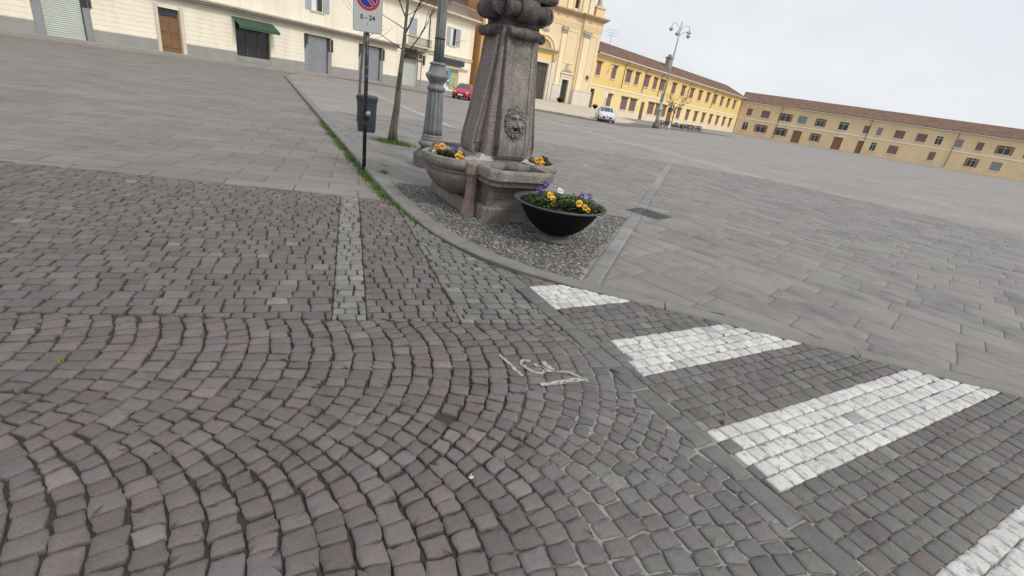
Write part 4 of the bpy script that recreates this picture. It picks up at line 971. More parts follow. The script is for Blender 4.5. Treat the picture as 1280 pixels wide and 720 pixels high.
# ------------------------------------------------------------------ cars (front towards local -y)
GR = ((-.36, .33), (-.52, .44), (-.46, .545), (.46, .545), (.52, .44), (.36, .33))
def car(name, label, paint, loc, rz):
    c = thing(name, label, 'car', loc, rz, None)
    stn = [(-2.02, .60, .28, .52, .56, .48), (-1.96, .74, .20, .60, .66, .58), (-1.78, .82, .18, .70, .78, .66), (-1.3, .86, .18, .82, .91, .70), (-.92, .87, .18, .90, 1.0, .70), (-.2, .875, .18, .94, 1.43, .56), (.4, .875, .18, .96, 1.49, .57), (1.1, .87, .18, .99, 1.45, .55), (1.62, .86, .20, 1.02, 1.33, .53), (1.92, .82, .24, 1.0, 1.06, .60), (2.02, .74, .3, .9, .95, .6)]
    rings = []
    for y, hw, zb_, be, tp, ht in stn:
        half = [(hw*.88, zb_), (hw*.985, zb_+.12), (hw, zb_+.32), (hw*.975, be), (ht, tp-.035), (ht*.55, tp)]
        rings.append([(x, y, z) for x, z in half]+[(-x, y, z) for x, z in half[::-1]])
    mb = MB(); mb.loft(rings, smooth=True); body = mb.build('body', paint, c)
    def patch(quads, name_, m_, par, off):
        mb = MB()
        for (si, a, sj, b_) in quads:
            P = [Vector(rings[si][a]), Vector(rings[sj][a]), Vector(rings[sj][b_]), Vector(rings[si][b_])]
            ctr = sum(P, Vector())/4; n_ = (P[1]-P[0]).cross(P[3]-P[0]).normalized()
            if n_.dot(ctr-Vector((0, ctr.y*.6, .5))) < 0: n_ = -n_
            P = [ctr+(p-ctr)*.93+n_*off for p in P]; mb.add([tuple(p) for p in P], [(0, 1, 2, 3)])
        return mb.build(name_, m_, par)
    patch([(4, 4, 5, 5), (4, 5, 5, 6), (4, 6, 5, 7)], 'windscreen', M['car_glass'], c, .008)
    patch([(8, 4, 9, 5), (8, 5, 9, 6), (8, 6, 9, 7)], 'rear_window', M['car_glass'], c, .008)
    for a, b_ in ((3, 4), (7, 8)): patch([(5, a, 6, b_), (6, a, 7, b_), (7, a, 8, b_)], 'side_window', M['car_glass'], c, .008)
    for s in (-1, 1):
        for y in (-1.27, 1.28):
            mb = MB(); mb.lathe([(.2, s*.68), (.30, s*.68), (.315, s*.70), (.315, s*.86), (.30, s*.885), (.2, s*.885)], (0, y, .315), 24, 'x'); w_ = mb.build('wheel', M['rubber'], c)
            mb = MB(); mb.lathe([(.02, s*.892), (.19, s*.890), (.205, s*.886), (.2, s*.87)], (0, y, .315), 20, 'x'); mb.build('rim', M['alloy'], w_)
            mb = MB(); mb.lathe([(.30, s*.862), (.365, s*.862), (.365, s*.8745), (.30, s*.8745)], (0, y, .315), 24, 'x'); mb.build('wheel_arch', M['black'], body)
        mb = MB(); mb.ell((s*.60, -1.865, .665), (.17, .10, .075), 12, 8, Matrix.Rotation(s*.45, 3, 'Z')); mb.build('headlight', M['lens'], c)
        mb = MB(); mb.ell((s*.97, -.66, 1.0), (.10, .06, .07), 8, 6); mb.build('mirror', paint, c)
        mb = MB(); mb.ell((s*.62, -1.97, .36), (.09, .05, .06), 10, 6); mb.build('fog_light', M['black'], c)
    mb = MB(); mb.loft([[(x, -2.045, z) for x, z in GR], [(x, -1.9, z) for x, z in GR]]); mb.build('grille', M['black'], c)
    mb = MB(); mb.box(-.66, .66, -2.03, -1.9, .17, .265); mb.build('lower_intake', M['black'], c)
    mb = MB(); mb.box(-.25, .25, -2.062, -2.046, .37, .48); mb.build('number_plate', M['white_plain'], c)
    mb = MB(); plate(mb, [(0, .555), (.055, .63), (0, .705), (-.055, .63)], -2.04, -1.9); mb.build('badge', M['chrome'], c)
    return c
car('red_car', 'small red hatchback facing the camera in front of the cream building', M['car_red'], (-7.95, 50.6, .0), -.03)
car('white_car', 'small white hatchback facing the camera by the church forecourt', M['car_white'], (6.85, 53.3, .0), -.01)

# ------------------------------------------------------------------ cream building on the left
cb = thing('cream_building', 'long cream plastered building with shops, balcony and grey blue shutters', 'building', (-22.8, 58.4, 0), math.atan2(.855, .518))
X0, X1 = -62, 21.75
shops = [(1.25, 4.9, .15, 3.9, 'g'), (8.1, 10.6, .15, 4.55, 'd'), (16.05, 19.1, .3, 3.1, 's')]
wins = [(8.9, 10.25, 6.15, 8.1, 1), (16.6, 18.0, 6.1, 8.3, 2), (2.0, 3.4, 6.1, 8.3, 1)]
for k in range(8):
    o_ = -7.0*(k+1); kd_ = 'gvbpvgbp'[k]; shops.append((o_+(2.1 if kd_ == 'b' else 1.3 if k != 4 else .6), o_+(3.7 if kd_ == 'b' else 4.6 if k != 4 else 5.3), .15, 3.8 if kd_ != 'b' else 3.5, kd_)); wins.append((o_+2.2, o_+3.6, 6.1, 8.3, 2 if k % 3 == 0 else 1))
mb = MB(); mb.wall(X0, X1, 4.75, 9.65, [w[:4] for w in wins], 0, .22); mb.wall(X0, X1, -.1, 4.75, [w[:4] for w in shops], 0, .35)
mb.add([(X1, 0, -.1), (X1, 14, -.1), (X1, 14, 9.65), (X1, 0, 9.65)], [(0, 1, 2, 3)]); mb.add([(X0, 14, -.1), (X0, 0, -.1), (X0, 0, 9.65), (X0, 14, 9.65)], [(0, 1, 2, 3)])
mb.add([(X1, 14, -.1), (X0, 14, -.1), (X0, 14, 9.65), (X1, 14, 9.65)], [(0, 1, 2, 3)])
wl = mb.build('wall', M['white_wall'], cb)
ed = sorted([X0, X1]+[v for w in shops for v in w[:2]])
for i in range(0, len(ed), 2):
    mb = MB()
    for j in range(9): mb.box(ed[i]+.02, ed[i+1]-.02, -.022, -.002, 1.05+j*.36, 1.05+j*.36+.325)
    mb.build('rusticated_pier', M['white_wall'], wl)
    mb = MB(); mb.box(ed[i]+.01, ed[i+1]-.01, -.05, -.003, -.1, 1.0); mb.build('plinth', M['grey_plinth'], cb)
mb = MB(); mb.box(X0, 7.0, -.55, -.003, 4.42, 4.58); mb.box(X0, 7.0, -.70, -.003, 4.585, 4.74); mb.box(X0, 7.0, -.35, -.003, 4.2, 4.415); mb.build('shop_cornice', M['taupe'], cb)
mb = MB(); mb.box(12.5, X1, -.18, -.003, 4.45, 4.7); mb.box(12.5, X1, -.26, -.003, 4.703, 4.82)
mb.build('string_course', M['white_trim'], cb)
mb = MB()
for j in range(12):
    mb.box(12.7+(j % 2)*.12, 14.1-(j % 2)*.12, -.05, -.003, 4.9+j*.395, 4.9+j*.395+.37)
M['quoin'] = mat('cream quoins', (.80, .73, .56), .9, .06, 1); mb.build('quoins', M['quoin'], cb); mb = MB()
for j in range(12): mb.box(21.0+(j % 2)*.2, X1+.02, -.05, -.003, 4.9+j*.395, 4.9+j*.395+.37)
mb.build('quoins', M['quoin'], cb)
mb = MB(); mb.box(X0, X1+.3, -.95, -.003, 9.80, 9.98); mb.box(X0, X1+.15, -.55, -.003, 9.66, 9.797); mb.box(X0, X1+.1, -.25, -.003, 9.45, 9.657); mb.build('cornice', M['white_trim'], cb)
mb = MB(); mb.box(X0+.1, X1, .002, 13.9, 9.66, 9.80); mb.build('terrace_floor', M['grey_plinth'], cb)
mb = MB(); mb.box(X0+1, X1-.1, 1.6, 13.8, 9.81, 12.9); ms = mb.build('set_back_storey', M['mauve_wall'], cb)
mb = MB(); mb.box(7.6, 15.2, 1.50, 1.597, 9.81, 12.9); mb.build('brown_cladding', mat('brown cladding', (.15, .10, .08), .8, .2, 2), ms)
mb = MB(); mb.add([(X0, -.2, 12.95), (X1+.4, -.2, 12.95), (X1+.4, 7, 14.6), (X0, 7, 14.6), (X0, 14.2, 12.95), (X1+.4, 14.2, 12.95)], [(0, 1, 2, 3), (3, 2, 5, 4), (0, 3, 4), (1, 5, 2), (0, 4, 5, 1)]); mb.build('roof', M['tile'], cb)
def railing(par, x0, x1, y, z0, z1, step, name='railing', m_=None, ret=None):
    mb = MB(); mb.box(x0, x1, y-.03, y+.03, z1-.06, z1); mb.box(x0, x1, y-.025, y+.025, z0+.06, z0+.11)
    x = x0
    while x <= x1: mb.box(x-.018, x+.018, y-.018, y+.018, z0, z1-.061); x += step
    if ret:
        for xx in (x0, x1): mb.box(xx-.025, xx+.025, y+.031, ret, z1-.06, z1); mb.box(xx-.018, xx+.018, (y+ret)/2, (y+ret)/2+.036, z0, z1-.061); mb.box(xx-.018, xx+.018, ret-.1, ret-.064, z0, z1-.061)
    return mb.build(name, m_ or M['brown_metal'], par)
railing(cb, 15.4, X1, -.85, 9.983, 11.2, .2, 'railing', mat('beige railing', (.42, .37, .30), .7, .1, 3))
mb = MB(); mb.box(8.0, 12.2, -1.0, -.003, 4.86, 5.02)
for x in (8.4, 10.1, 11.8): mb.box(x-.1, x+.1, -.7, -.003, 4.6, 4.857)
bc = mb.build('balcony', M['white_trim'], cb); railing(bc, 8.05, 12.15, -.95, 5.022, 5.95, .16, 'railing', M['dark_iron'], -.004)
for (a, b_, z0, z1, kd) in wins:
    mb = MB(); mb.box(a-.0, b_+.0, .13, .2, z0, z1); w_ = mb.build('window', M['glass_dark'], cb)
    mb = MB(); mb.box(a-.16, b_+.16, -.12, -.003, z0-.14, z0-.02); mb.build('sill', M['white_trim'], w_)
    mb = MB()
    for x in (a+.03, (a+b_)/2, b_-.03): mb.box(x-.03, x+.03, .10, .128, z0, z1)
    mb.box(a, b_, .10, .127, z1-.08, z1); mb.build('frame', M['white_plain'], w_)
    mid = (a+b_)/2
    leaves = ((a+.01, mid-.01), (mid+.01, b_-.01)) if kd == 1 else ((a-.70, a-.02), (b_+.02, b_+.70))
    for (p, q) in leaves:
        y0 = -.01 if kd == 1 else -.05
        mb = MB(); n_ = 24
        for x0_, x1_ in ((p, p+.06), (q-.06, q)): mb.box(x0_, x1_, y0-.04, y0+.008 if kd == 2 else y0, z0, z1)
        for i in range(n_):
            zz = z0+(z1-z0)*i/n_; mb.box(p+.061, q-.061, y0-.03, y0, zz+.015, zz+(z1-z0)/n_)
        mb.build('shutter', M['shutter_blue'], w_)
    if kd == 2:
        mb = MB(); mb.box(a+.08, mid-.1, .09, .099, z0+.02, z1-.1); mb.build('curtain', M['white_plain'], w_)
def slats(x0, x1, y, z0, z1, step, name, m_, par):
    mb = MB(); z = z0
    while z < z1-.01:
        e = min(z+step, z1); mb.add([(x0, y, z), (x1, y, z), (x1, y-.03, z+step*.5), (x0, y-.03, z+step*.5), (x1, y, e), (x0, y, e)], [(0, 1, 2, 3), (3, 2, 4, 5)]); z += step
    return mb.build(name, m_, par)
for (a, b_, z0, z1, kd) in shops:
    if kd in 'gp':
        mb = MB(); mb.box(a, b_, .31, .345, z0, z1); rc = mb.build('shop_front', M['dark_iron'], cb)
        slats(a+.62, b_-.45, .29, z0, z1-.12, .14, 'roller_shutter', M['shutter_grey'] if kd == 'g' else M['shutter_pale'], rc)
        for q in ((a+.02, a+.55, z1-1.0), (b_-.4, b_-.02, z1-1.4)): mb = MB(); mb.box(q[0], q[1], .05, .30, z0, q[2]); mb.build('stone_jamb', M['shutter_grey'], rc)
        for q in ((a-.02, a+.16), (b_-.05, b_+.13)): mb = MB(); mb.box(q[0], q[1], -.12, -.003, z1-1.35, z1-.15); mb.build('awning_arm', M['dark_iron'], rc)
    if kd == 'd':
        mb = MB(); mb.box(a, b_, .31, .345, z0, z1); rc = mb.build('shop_front', M['brown_metal'], cb)
        slats(a+.02, b_-.02, .29, z0, 3.2, .16, 'roller_shutter', M['shutter_pale'], rc)
        mb = MB(); mb.box(a-.15, b_+1.0, -.10, -.003, 3.22, 3.42); mb.box(a-.15, b_+1.0, -.10, -.003, 4.25, 4.4)
        for i in range(8): x = a+i*.42; mb.box(x, x+.05, -.08, -.003, 3.422, 4.248)
        mb.box(a-.1, b_+.9, -.03, -.004, 3.6, 4.1); mb.build('iron_fanlight', M['brown_metal'], rc)
        for q in ((b_+.02, b_+.2, -.1, -.003, .1, 4.2), (b_+.75, b_+.85, -.12, -.052, .1, 4.6)): mb = MB(); mb.box(*q); mb.build('side_post', M['grey_plinth'], rc)
        for q in ((a-.35, a-.05, -.25, -.003, 3.0, 3.9), (b_+1.02, b_+1.25, -.25, -.003, 2.9, 4.0)): mb = MB(); mb.box(*q); mb.build('wall_lantern', M['dark_iron'], rc)
    if kd == 'v':
        mb = MB(); mb.box(a, b_, .30, .345, z0, z1); rc = mb.build('shop_window', M['glass_dark'], cb)
        for q in [(a+(b_-a)*t_/3-.04, a+(b_-a)*t_/3+.04) for t_ in (0.05, 1, 2, 2.95)]: mb = MB(); mb.box(q[0], q[1], .24, .297, z0, z1); mb.build('mullion', M['brown_metal'], rc)
        mb = MB(); mb.box(a, b_, .18, .297, z0, z0+.55); mb.build('stall_riser', M['grey_plinth'], rc)
        mb = MB(); mb.box(a, b_, .22, .296, 2.85, 2.97); mb.build('transom', M['brown_metal'], rc)
        mb = MB(); mb.add([(a-.3, -.05, 3.95), (b_+.3, -.05, 3.95), (b_+.3, -1.3, 3.3), (a-.3, -1.3, 3.3), (b_+.3, -1.3, 3.05), (a-.3, -1.3, 3.05)], [(0, 1, 2, 3), (3, 2, 4, 5)]); mb.build('awning', M['awning'] if a < -20 else M['awning_green'], rc)
    if kd == 'b':
        mb = MB(); mb.box(a, b_, .28, .345, z0, z1); rc = mb.build('street_door', M['brown_door'], cb)
        for q in ((a+.12, (a+b_)/2-.05), ((a+b_)/2+.05, b_-.12)):
            for zz in (.5, 1.7): mb = MB(); mb.box(q[0], q[1], .24, .277, zz, zz+1.05); mb.build('panel', M['brown_door'], rc)
        mb = MB(); mb.box(a+.1, b_-.1, .24, .277, 2.9, z1-.08); mb.build('transom', M['glass_dark'], rc)
        for q in ((a-.28, a-.003), (b_+.003, b_+.28)): mb = MB(); mb.box(q[0], q[1], -.09, -.0231, .15, z1+.25); mb.build('stone_jamb', M['white_trim'], rc)
    if kd == 's':
        mb = MB(); mb.box(a, b_, .31, .345, z0, z1); rc = mb.build('shop_front', M['white_plain'], cb)
        mb = MB(); mb.box(17.45, b_-.12, .25, .30, z0+.1, z1-.1); mb.build('window_display', M['poster_green'], rc)
        for q in ((16.75, 17.4, -.06, .30, 2.0, 2.75), (16.9, 17.4, -.06, .30, 1.1, 1.35)): mb = MB(); mb.box(*q); mb.build('poster', M['poster_blue'], rc)
        mb = MB(); mb.box(15.3, 19.6, -.55, -.003, 3.62, 4.3); mb.build('shop_sign', M['awning'], rc)
        mb = MB(); mb.box(15.3, 21, -.30, -.003, 3.2, 3.45); mb.build('lintel', M['white_trim'], rc)
mb = MB(); mb.tube([(12.45, -.12, 5.15), (12.45, -.12, 9.0), (12.62, -.3, 9.25), (12.62, -.5, 9.6)], .06, 8); mb.build('downpipe', M['dark_iron'], cb)

# ------------------------------------------------------------------ church
DC = np.array([.829, .559]); ch = thing('church', 'peach plastered baroque church front with deeper orange left bay, pilasters and dark portal', 'church', (-1.428, 84, 0), math.atan2(.559, .829))
HB = 11.15; ZB = .6
ops = [(-1.7, 1.7, .9, 6.5), (4.9, 6.3, .9, 4.62), (-6.3, -4.9, .9, 4.62)]
mb = MB(); mb.wall(-7.25, 7.25, ZB, 12.5, ops, 0, .5)
mb.wall(7.25, HB, ZB, 12.5, [(9.55, 10.25, 5.1, 5.95)], -.35, .5)
mb.add([(7.25, 0, ZB), (7.25, -.35, ZB), (7.25, -.35, 12.5), (7.25, 0, 12.5)], [(0, 3, 2, 1)])
mb.add([(HB, -.35, ZB), (HB, 34, ZB), (HB, 34, 14), (HB, -.35, 14)], [(0, 1, 2, 3)])
mb.add([(HB, 34, ZB), (-HB, 34, ZB), (-HB, 34, 14), (HB, 34, 14)], [(0, 1, 2, 3)])
cw = mb.build('wall', M['church_wall'], ch)
mb = MB(); mb.wall(-HB, -7.25, ZB, 12.5, [], -.35, .5); mb.add([(-7.25, 0, ZB), (-7.25, -.35, ZB), (-7.25, -.35, 12.5), (-7.25, 0, 12.5)], [(0, 1, 2, 3)]); mb.add([(-HB, 34, ZB), (-HB, -.35, ZB), (-HB, -.35, 14), (-HB, 34, 14)], [(0, 1, 2, 3)])
mb.build('side_bay', M['church_orange'], ch)
# entablature: architrave, frieze, cornice stepping out with the bays
def ent(mb, z0, z1, p):
    mb.box(-7.25+p, 7.25-p, -p, .3, z0, z1); mb.box(7.25-p+.004, HB+p, -.35-p, .3, z0, z1); mb.box(-HB-p, -7.25+p-.004, -.35-p, .3, z0, z1)
mb = MB(); ent(mb, 12.48, 12.75, .06); ent(mb, 12.753, 13.05, .10); ent(mb, 13.053, 13.4, .14); ent(mb, 13.403, 14.1, .05); mb.build('frieze', M['church_panel'], ch)
mb = MB(); ent(mb, 14.103, 14.25, .22); ent(mb, 14.253, 14.42, .42); ent(mb, 14.423, 14.60, .62); ent(mb, 14.603, 14.78, .78); mb.build('cornice', M['church_cornice'], ch)
for x in (-9.4, -8.6, -3.8, -1.8, 2.0, 3.9, 5.9, 8.2, 8.6, 10.0):
    yy = -.41 if abs(x) > 7.25 else -.06; mb = MB()
    mb.ell((x, yy, 13.75), (.13, .05, .22), 8, 6); mb.ell((x-.12, yy, 13.7), (.07, .05, .1), 6, 4); mb.ell((x+.12, yy, 13.7), (.07, .05, .1), 6, 4)
    mb.build('frieze_ornament', M['church_grey'], ch)
def pil(x0, x1, y, z0=3.55, z1=11.35):
    mb = MB(); mb.box(x0, x1, y-.22, y-.003, z0, z1); mb.box(x0-.08, x1+.08, y-.28, y-.003, z0-.0+.001, z0+.22); p = mb.build('pilaster', M['church_cream'], ch)
    mb = MB(); cxx = (x0+x1)/2; hw = (x1-x0)/2
    mb.loft([[(cxx-h, y-.003, z), (cxx-h, y-d_, z), (cxx+h, y-d_, z), (cxx+h, y-.003, z)] for h, d_, z in ((hw, .23, z1+.003), (hw*1.0, .26, z1+.3), (hw*1.12, .33, z1+.62), (hw*1.28, .42, z1+.85), (hw*1.35, .46, z1+.88), (hw*1.35, .46, z1+1.05))])
    for i in range(5):
        for j in range(2): mb.ell((x0+(x1-x0)*(i+.5)/5, y-.30-.06*j, z1+.2+.32*j), (.10, .09, .16), 6, 5)
    for s in (-1, 1): mb.ell((cxx+s*hw*1.12, y-.40, z1+.74), (.16, .10, .16), 8, 6)
    mb.build('capital', M['church_grey'], p)
for s in (1, -1):
    a, b_ = sorted((s*3.35, s*4.25)); pil(a, b_, 0)
    a, b_ = sorted((s*7.55, s*8.85)); pil(a, b_, -.35)
pil(-10.9, -10.0, -.35)
for s in (1, -1):
    mb = MB(); a, b_ = sorted((s*2.95, s*4.75)); mb.box(a, b_, -.34, -.003, ZB, 3.6); mb.box(a-.04, b_+.04, -.40, -.003, 3.603, 3.75); mb.build('plinth', M['church_plinth'], ch); mb = MB()
    a, b_ = sorted((s*7.27, s*(HB+.05))); mb.box(a, b_, -.72, -.353, ZB, 3.2); mb.box(a-.01, b_+.04, -.78, -.353, 3.203, 3.36); a, b_ = sorted((s*7.4, s*9.0)); mb.box(a, b_, -.70, -.353, 3.362, 3.55)
    a, b_ = sorted((s*7.1, s*7.24)); mb.box(a, b_, -.3, -.003, ZB, 3.4)
    mb.build('plinth', M['church_plinth'], ch)
# recessed panels drawn by their raised mouldings
mb = MB()
def fr4(x0, x1, z0, z1, y, t=.09, d_=.06): mb.box(x0, x1, y-d_, y-.002, z1-t, z1); mb.box(x0, x1, y-d_, y-.002, z0, z0+t); mb.box(x0, x0+t, y-d_, y-.002, z0+t+.001, z1-t-.001); mb.box(x1-t, x1, y-d_, y-.002, z0+t+.001, z1-t-.001)
fr4(4.45, 6.75, 7.1, 11.95, 0); fr4(9.05, 10.6, 3.6, 11.9, -.35); fr4(-6.75, -4.45, 7.1, 11.95, 0); mb.build('panel_moulding', M['church_panel'], ch)
# main portal
mb = MB(); mb.box(-1.69, 1.69, .35, .45, .6, 6.49); md = mb.build('main_door', M['door_wood'], ch)
mb = MB()
for s in (-1, 1):
    for j in range(4):
        for i in range(2): x = s*(.12+i*.78); a, b_ = sorted((x, x+s*.66)); mb.box(a, b_, .29, .347, 1.2+j*1.32, 1.2+j*1.32+1.1)
mb.build('door_panels', M['door_wood'], md)
mb = MB()
for s in (-1, 1): a, b_ = sorted((s*1.70, s*2.15)); mb.box(a, b_, -.18, -.003, ZB, 6.5); a, b_ = sorted((s*2.2, s*2.85)); mb.box(a, b_, -.30, -.003, ZB, 6.9)
mb.box(-2.15, 2.15, -.18, -.003, 6.503, 6.95); mb.build('door_frame', M['church_plinth'], ch)
mb = MB(); mb.box(-2.2, 2.2, -.10, -.003, 6.953, 8.0); mb.build('portal_frieze', M['yellow_wall'], ch)
mb = MB(); mb.box(-3.0, 3.0, -.45, -.003, 8.25, 8.48); mb.box(-3.15, 3.15, -.62, -.003, 8.483, 8.72); mb.box(-2.85, 2.85, -.3, -.003, 8.0, 8.247)
for s in (-1, 1): a, b_ = sorted((s*2.2, s*2.75)); mb.box(a, b_, -.42, -.003, 6.95, 7.99)
mb.build('portal_cornice', M['church_cornice'], ch)
def arc(mb, r0, r1, y0, y1, zc, n=24, sz=.78):
    for i in range(n):
        a0 = math.pi*i/n; a1 = math.pi*(i+1)/n
        ring = lambda a: [(r0*math.cos(a), y0, zc+r0*math.sin(a)*sz), (r1*math.cos(a), y0, zc+r1*math.sin(a)*sz), (r1*math.cos(a), y1, zc+r1*math.sin(a)*sz), (r0*math.cos(a), y1, zc+r0*math.sin(a)*sz)]
        mb.loft([ring(a0), ring(a1)], i == 0, i == n-1)
mb = MB(); arc(mb, 1.6, 1.85, -.18, -.003, 8.73); arc(mb, 1.853, 2.2, -.10, -.003, 8.73); arc(mb, 2.203, 2.6, -.32, -.003, 8.73); mb.build('arch_moulding', M['church_cream'], ch)
mb = MB(); n_ = 24; P = [(1.6*math.cos(math.pi*i/n_), 8.73+1.6*.78*math.sin(math.pi*i/n_)) for i in range(n_+1)]; plate(mb, P[::-1], -.03, -.002); mb.build('lunette', M['fresco'], ch)
mb = MB(); mb.ell((.1, -.15, 11.55), (.42, .16, .6), 10, 8); mb.ell((.1, -.25, 11.6), (.24, .14, .36), 8, 6)
for s in (-1, 1): mb.ell((.1+s*.5, -.1, 11.3), (.22, .1, .3), 8, 6); mb.ell((.1+s*.42, -.1, 11.9), (.16, .1, .16), 8, 6)
mb.build('crest', M['church_grey'], ch)
for s in (1, -1):
    a, b_ = sorted((s*4.91, s*6.29)); mb = MB(); mb.box(a, b_, .3, .4, .6, 4.61); sd_ = mb.build('side_door', M['door_green'], ch)
    mb = MB()
    for i in range(2):
        for j in range(3): x = a+.1+i*.62; mb.box(x, x+.54, .26, .298, 1.15+j*1.15, 2.15+j*1.15)
    mb.build('door_panels', M['door_green'], sd_)
    mb = MB(); mb.box(a-.42, a-.003, -.15, -.003, ZB, 4.6); mb.box(b_+.003, b_+.42, -.15, -.003, ZB, 4.6); mb.box(a-.42, b_+.42, -.15, -.003, 4.603, 5.05); mb.build('door_frame', M['church_plinth'], ch)
    mb = MB(); mb.box(a-.5, b_+.5, -.22, -.003, 5.053, 5.35); mb.box(a-.7, b_+.7, -.42, -.003, 5.5, 5.72); mb.box(a-.55, b_+.55, -.12, -.003, 5.353, 5.497); mb.build('door_cornice', M['church_cream'], ch)
    mb = MB(); cxx = (a+b_)/2; mb.ell((cxx, -.2, 6.35), (.35, .15, .5), 8, 6)
    for q in (-1, 1):
        mb.ell((cxx+q*.55, -.2, 6.05), (.3, .12, .2), 8, 6); mb.ell((cxx+q*.95, -.2, 5.9), (.24, .1, .14), 8, 6); mb.tube([(cxx+q*.2, -.2, 6.8), (cxx+q*.35, -.22, 7.0), (cxx+q*.1, -.2, 7.1)], .07, 6)
    mb.build('door_ornament', M['church_grey'], ch)
mb = MB(); mb.lathe([(.25, -.03), (.34, -.06), (.44, -.05), (.44, 0), (.36, 0)], (9.9, -.36, 5.52), 24, 'y', sy=1.15, cap0=False, cap1=False); oc_ = mb.build('oculus', M['church_cornice'], ch)
mb = MB(); mb.box(9.56, 10.24, -.05, -.02, 5.11, 5.94); mb.build('pane', M['door_wood'], oc_)
mb = MB(); mb.wall(9.5, 10.3, 5.05, 6.0, [(9.68, 10.12, 5.2, 5.85)], -.352, .12); mb.build('oculus_surround', M['church_wall'], ch)
# upper storey
mb = MB(); mb.wall(-8.9, 8.9, 14.78, 23, [(4.85, 5.75, 15.2, 18.2), (-5.75, -4.85, 15.2, 18.2), (-1.4, 1.4, 16, 20)], -.05, .4); mb.box(-8.9, 8.9, .36, 33, 14.0, 22.9); mb.build('upper_wall', M['church_wall'], ch)
for (a, b_) in ((4.85, 5.75), (-5.75, -4.85), (-1.4, 1.4)):
    mb = MB(); mb.box(a, b_, .25, .34, 15.2 if abs(a) > 2 else 16, 18.2 if abs(a) > 2 else 20); wn = mb.build('window', M['glass_dark'], ch)
    mb = MB(); mb.box(a-.35, a-.003, -.2, -.053, 15.0, 18.6); mb.box(b_+.003, b_+.35, -.2, -.053, 15.0, 18.6); mb.build('frame', M['church_panel'], wn)
for s in (1, -1):
    for a, b_ in ((3.4, 4.35), (6.4, 7.4), (7.75, 8.75)):
        p, q = sorted((s*a, s*b_)); mb = MB(); mb.box(p, q, -.30, -.053, 14.79, 22.3); mb.build('pilaster', M['church_cream'], ch)
    p, q = sorted((s*9.2, s*11.0)); mb = MB(); mb.box(p, q, -.35, 1.2, 14.785, 16.1); mb.box(p-.1, q+.1, -.5, 1.3, 16.103, 16.35); c0 = mb.build('statue_pedestal', M['church_panel'], ch)
    mb = MB(); cxx = s*10.1; mb.lathe([(.45, 16.353), (.5, 16.6), (.38, 17.1), (.42, 17.7), (.35, 18.0), (.14, 18.15), (.2, 18.4), (.14, 18.6), (.02, 18.65)], (cxx, .3, 0), 12); mb.tube([(cxx-.35, .2, 17.8), (cxx-.6, -.05, 17.3), (cxx-.3, -.2, 17.1)], .12, 6); mb.build('statue', M['church_grey'], c0)
mb = MB(); mb.box(-9.3, 9.3, -.6, .8, 23.0, 23.7); mb.add([(-9.4, -.6, 23.7), (9.4, -.6, 23.7), (0, -.6, 27.2), (-9.4, .9, 23.7), (9.4, .9, 23.7), (0, .9, 27.2)], [(0, 1, 2), (3, 5, 4), (0, 2, 5, 3), (1, 4, 5, 2), (0, 3, 4, 1)]); mb.build('pediment', M['church_cornice'], ch)
mb = MB(); mb.add([(-9.2, 1, 22.9), (9.2, 1, 22.9), (0, 1, 26.5), (-9.2, 34, 22.9), (9.2, 34, 22.9), (0, 34, 26.5)], [(0, 2, 5, 3), (1, 4, 5, 2), (3, 5, 4), (0, 1, 2)]); mb.add([(-11.3, 1, 14.0), (-8.9, 1, 15.2), (-8.9, 34, 15.2), (-11.3, 34, 14.0)], [(0, 1, 2, 3)]); mb.add([(11.3, 1, 14.0), (8.9, 1, 15.2), (8.9, 34, 15.2), (11.3, 34, 14.0)], [(3, 2, 1, 0)]); mb.build('roof', M['tile'], ch)

# ------------------------------------------------------------------ yellow building on the right
yb = thing('yellow_building', 'two storey yellow building with mauve brown shutters and old tiled roof', 'building', (8.09, 90.8, -.10), math.atan2(.773, .634)); yb.scale = (1.068, 1.068, 1.068)
LY = 75.0; XY = -.35
up = [(.45, 1.85), (5.3, 6.8), (10.2, 12.1), (13.6, 15.1), (17.3, 19.3), (21.0, 22.6), (23.9, 26.1)]
lo = [(5.5, 7.1, 1.55, 3.5), (10.5, 12.8, 1.4, 3.5), (13.8, 16.2, 1.4, 3.5), (21.2, 23.8, 1.4, 3.5), (24.5, 27.2, 1.3, 3.5), (27.7, 29.5, 1.3, 3.5)]
doors = [(.1, 1.3, .8, 3.9), (18.2, 19.6, .05, 3.35), (30.3, 32.6, .05, 3.35)]
for k in range(9): x = 29.5+k*4.8; up.append((x, x+1.9)); 
for k in range(8): x = 35+k*4.8; lo.append((x, x+1.9, 1.4, 3.5))
ow = [(a, b_, 6.05, 8.0) for a, b_ in up]
mb = MB(); mb.wall(XY, LY, 4.5, 9.3, ow, 0, .2); mb.add([(XY, 12, -1), (XY, 0, -1), (XY, 0, 9.3), (XY, 12, 9.3)], [(0, 1, 2, 3)]); mb.add([(LY, 0, -1), (LY, 12, -1), (LY, 12, 9.3), (LY, 0, 9.3)], [(0, 1, 2, 3)]); mb.add([(LY, 12, -1), (XY, 12, -1), (XY, 12, 9.3), (LY, 12, 9.3)], [(0, 1, 2, 3)])
mb.build('upper_wall', M['yellow_wall'], yb)
mb = MB(); mb.wall(XY, LY, -1, 4.5, lo+doors, 0, .2); mb.build('lower_wall', M['yellow_low'], yb)
mb = MB(); dx = sorted([XY, LY]+[v for d_ in doors for v in d_[:2]])
for i in range(0, len(dx), 2): mb.box(dx[i], dx[i+1], -.04, -.003, -1, 1.22)
mb.build('plinth', M['pink_plinth'], yb)
mb = MB(); mb.box(XY, LY, -.07, -.003, 4.42, 4.62); mb.build('band', M['band_white'], yb)
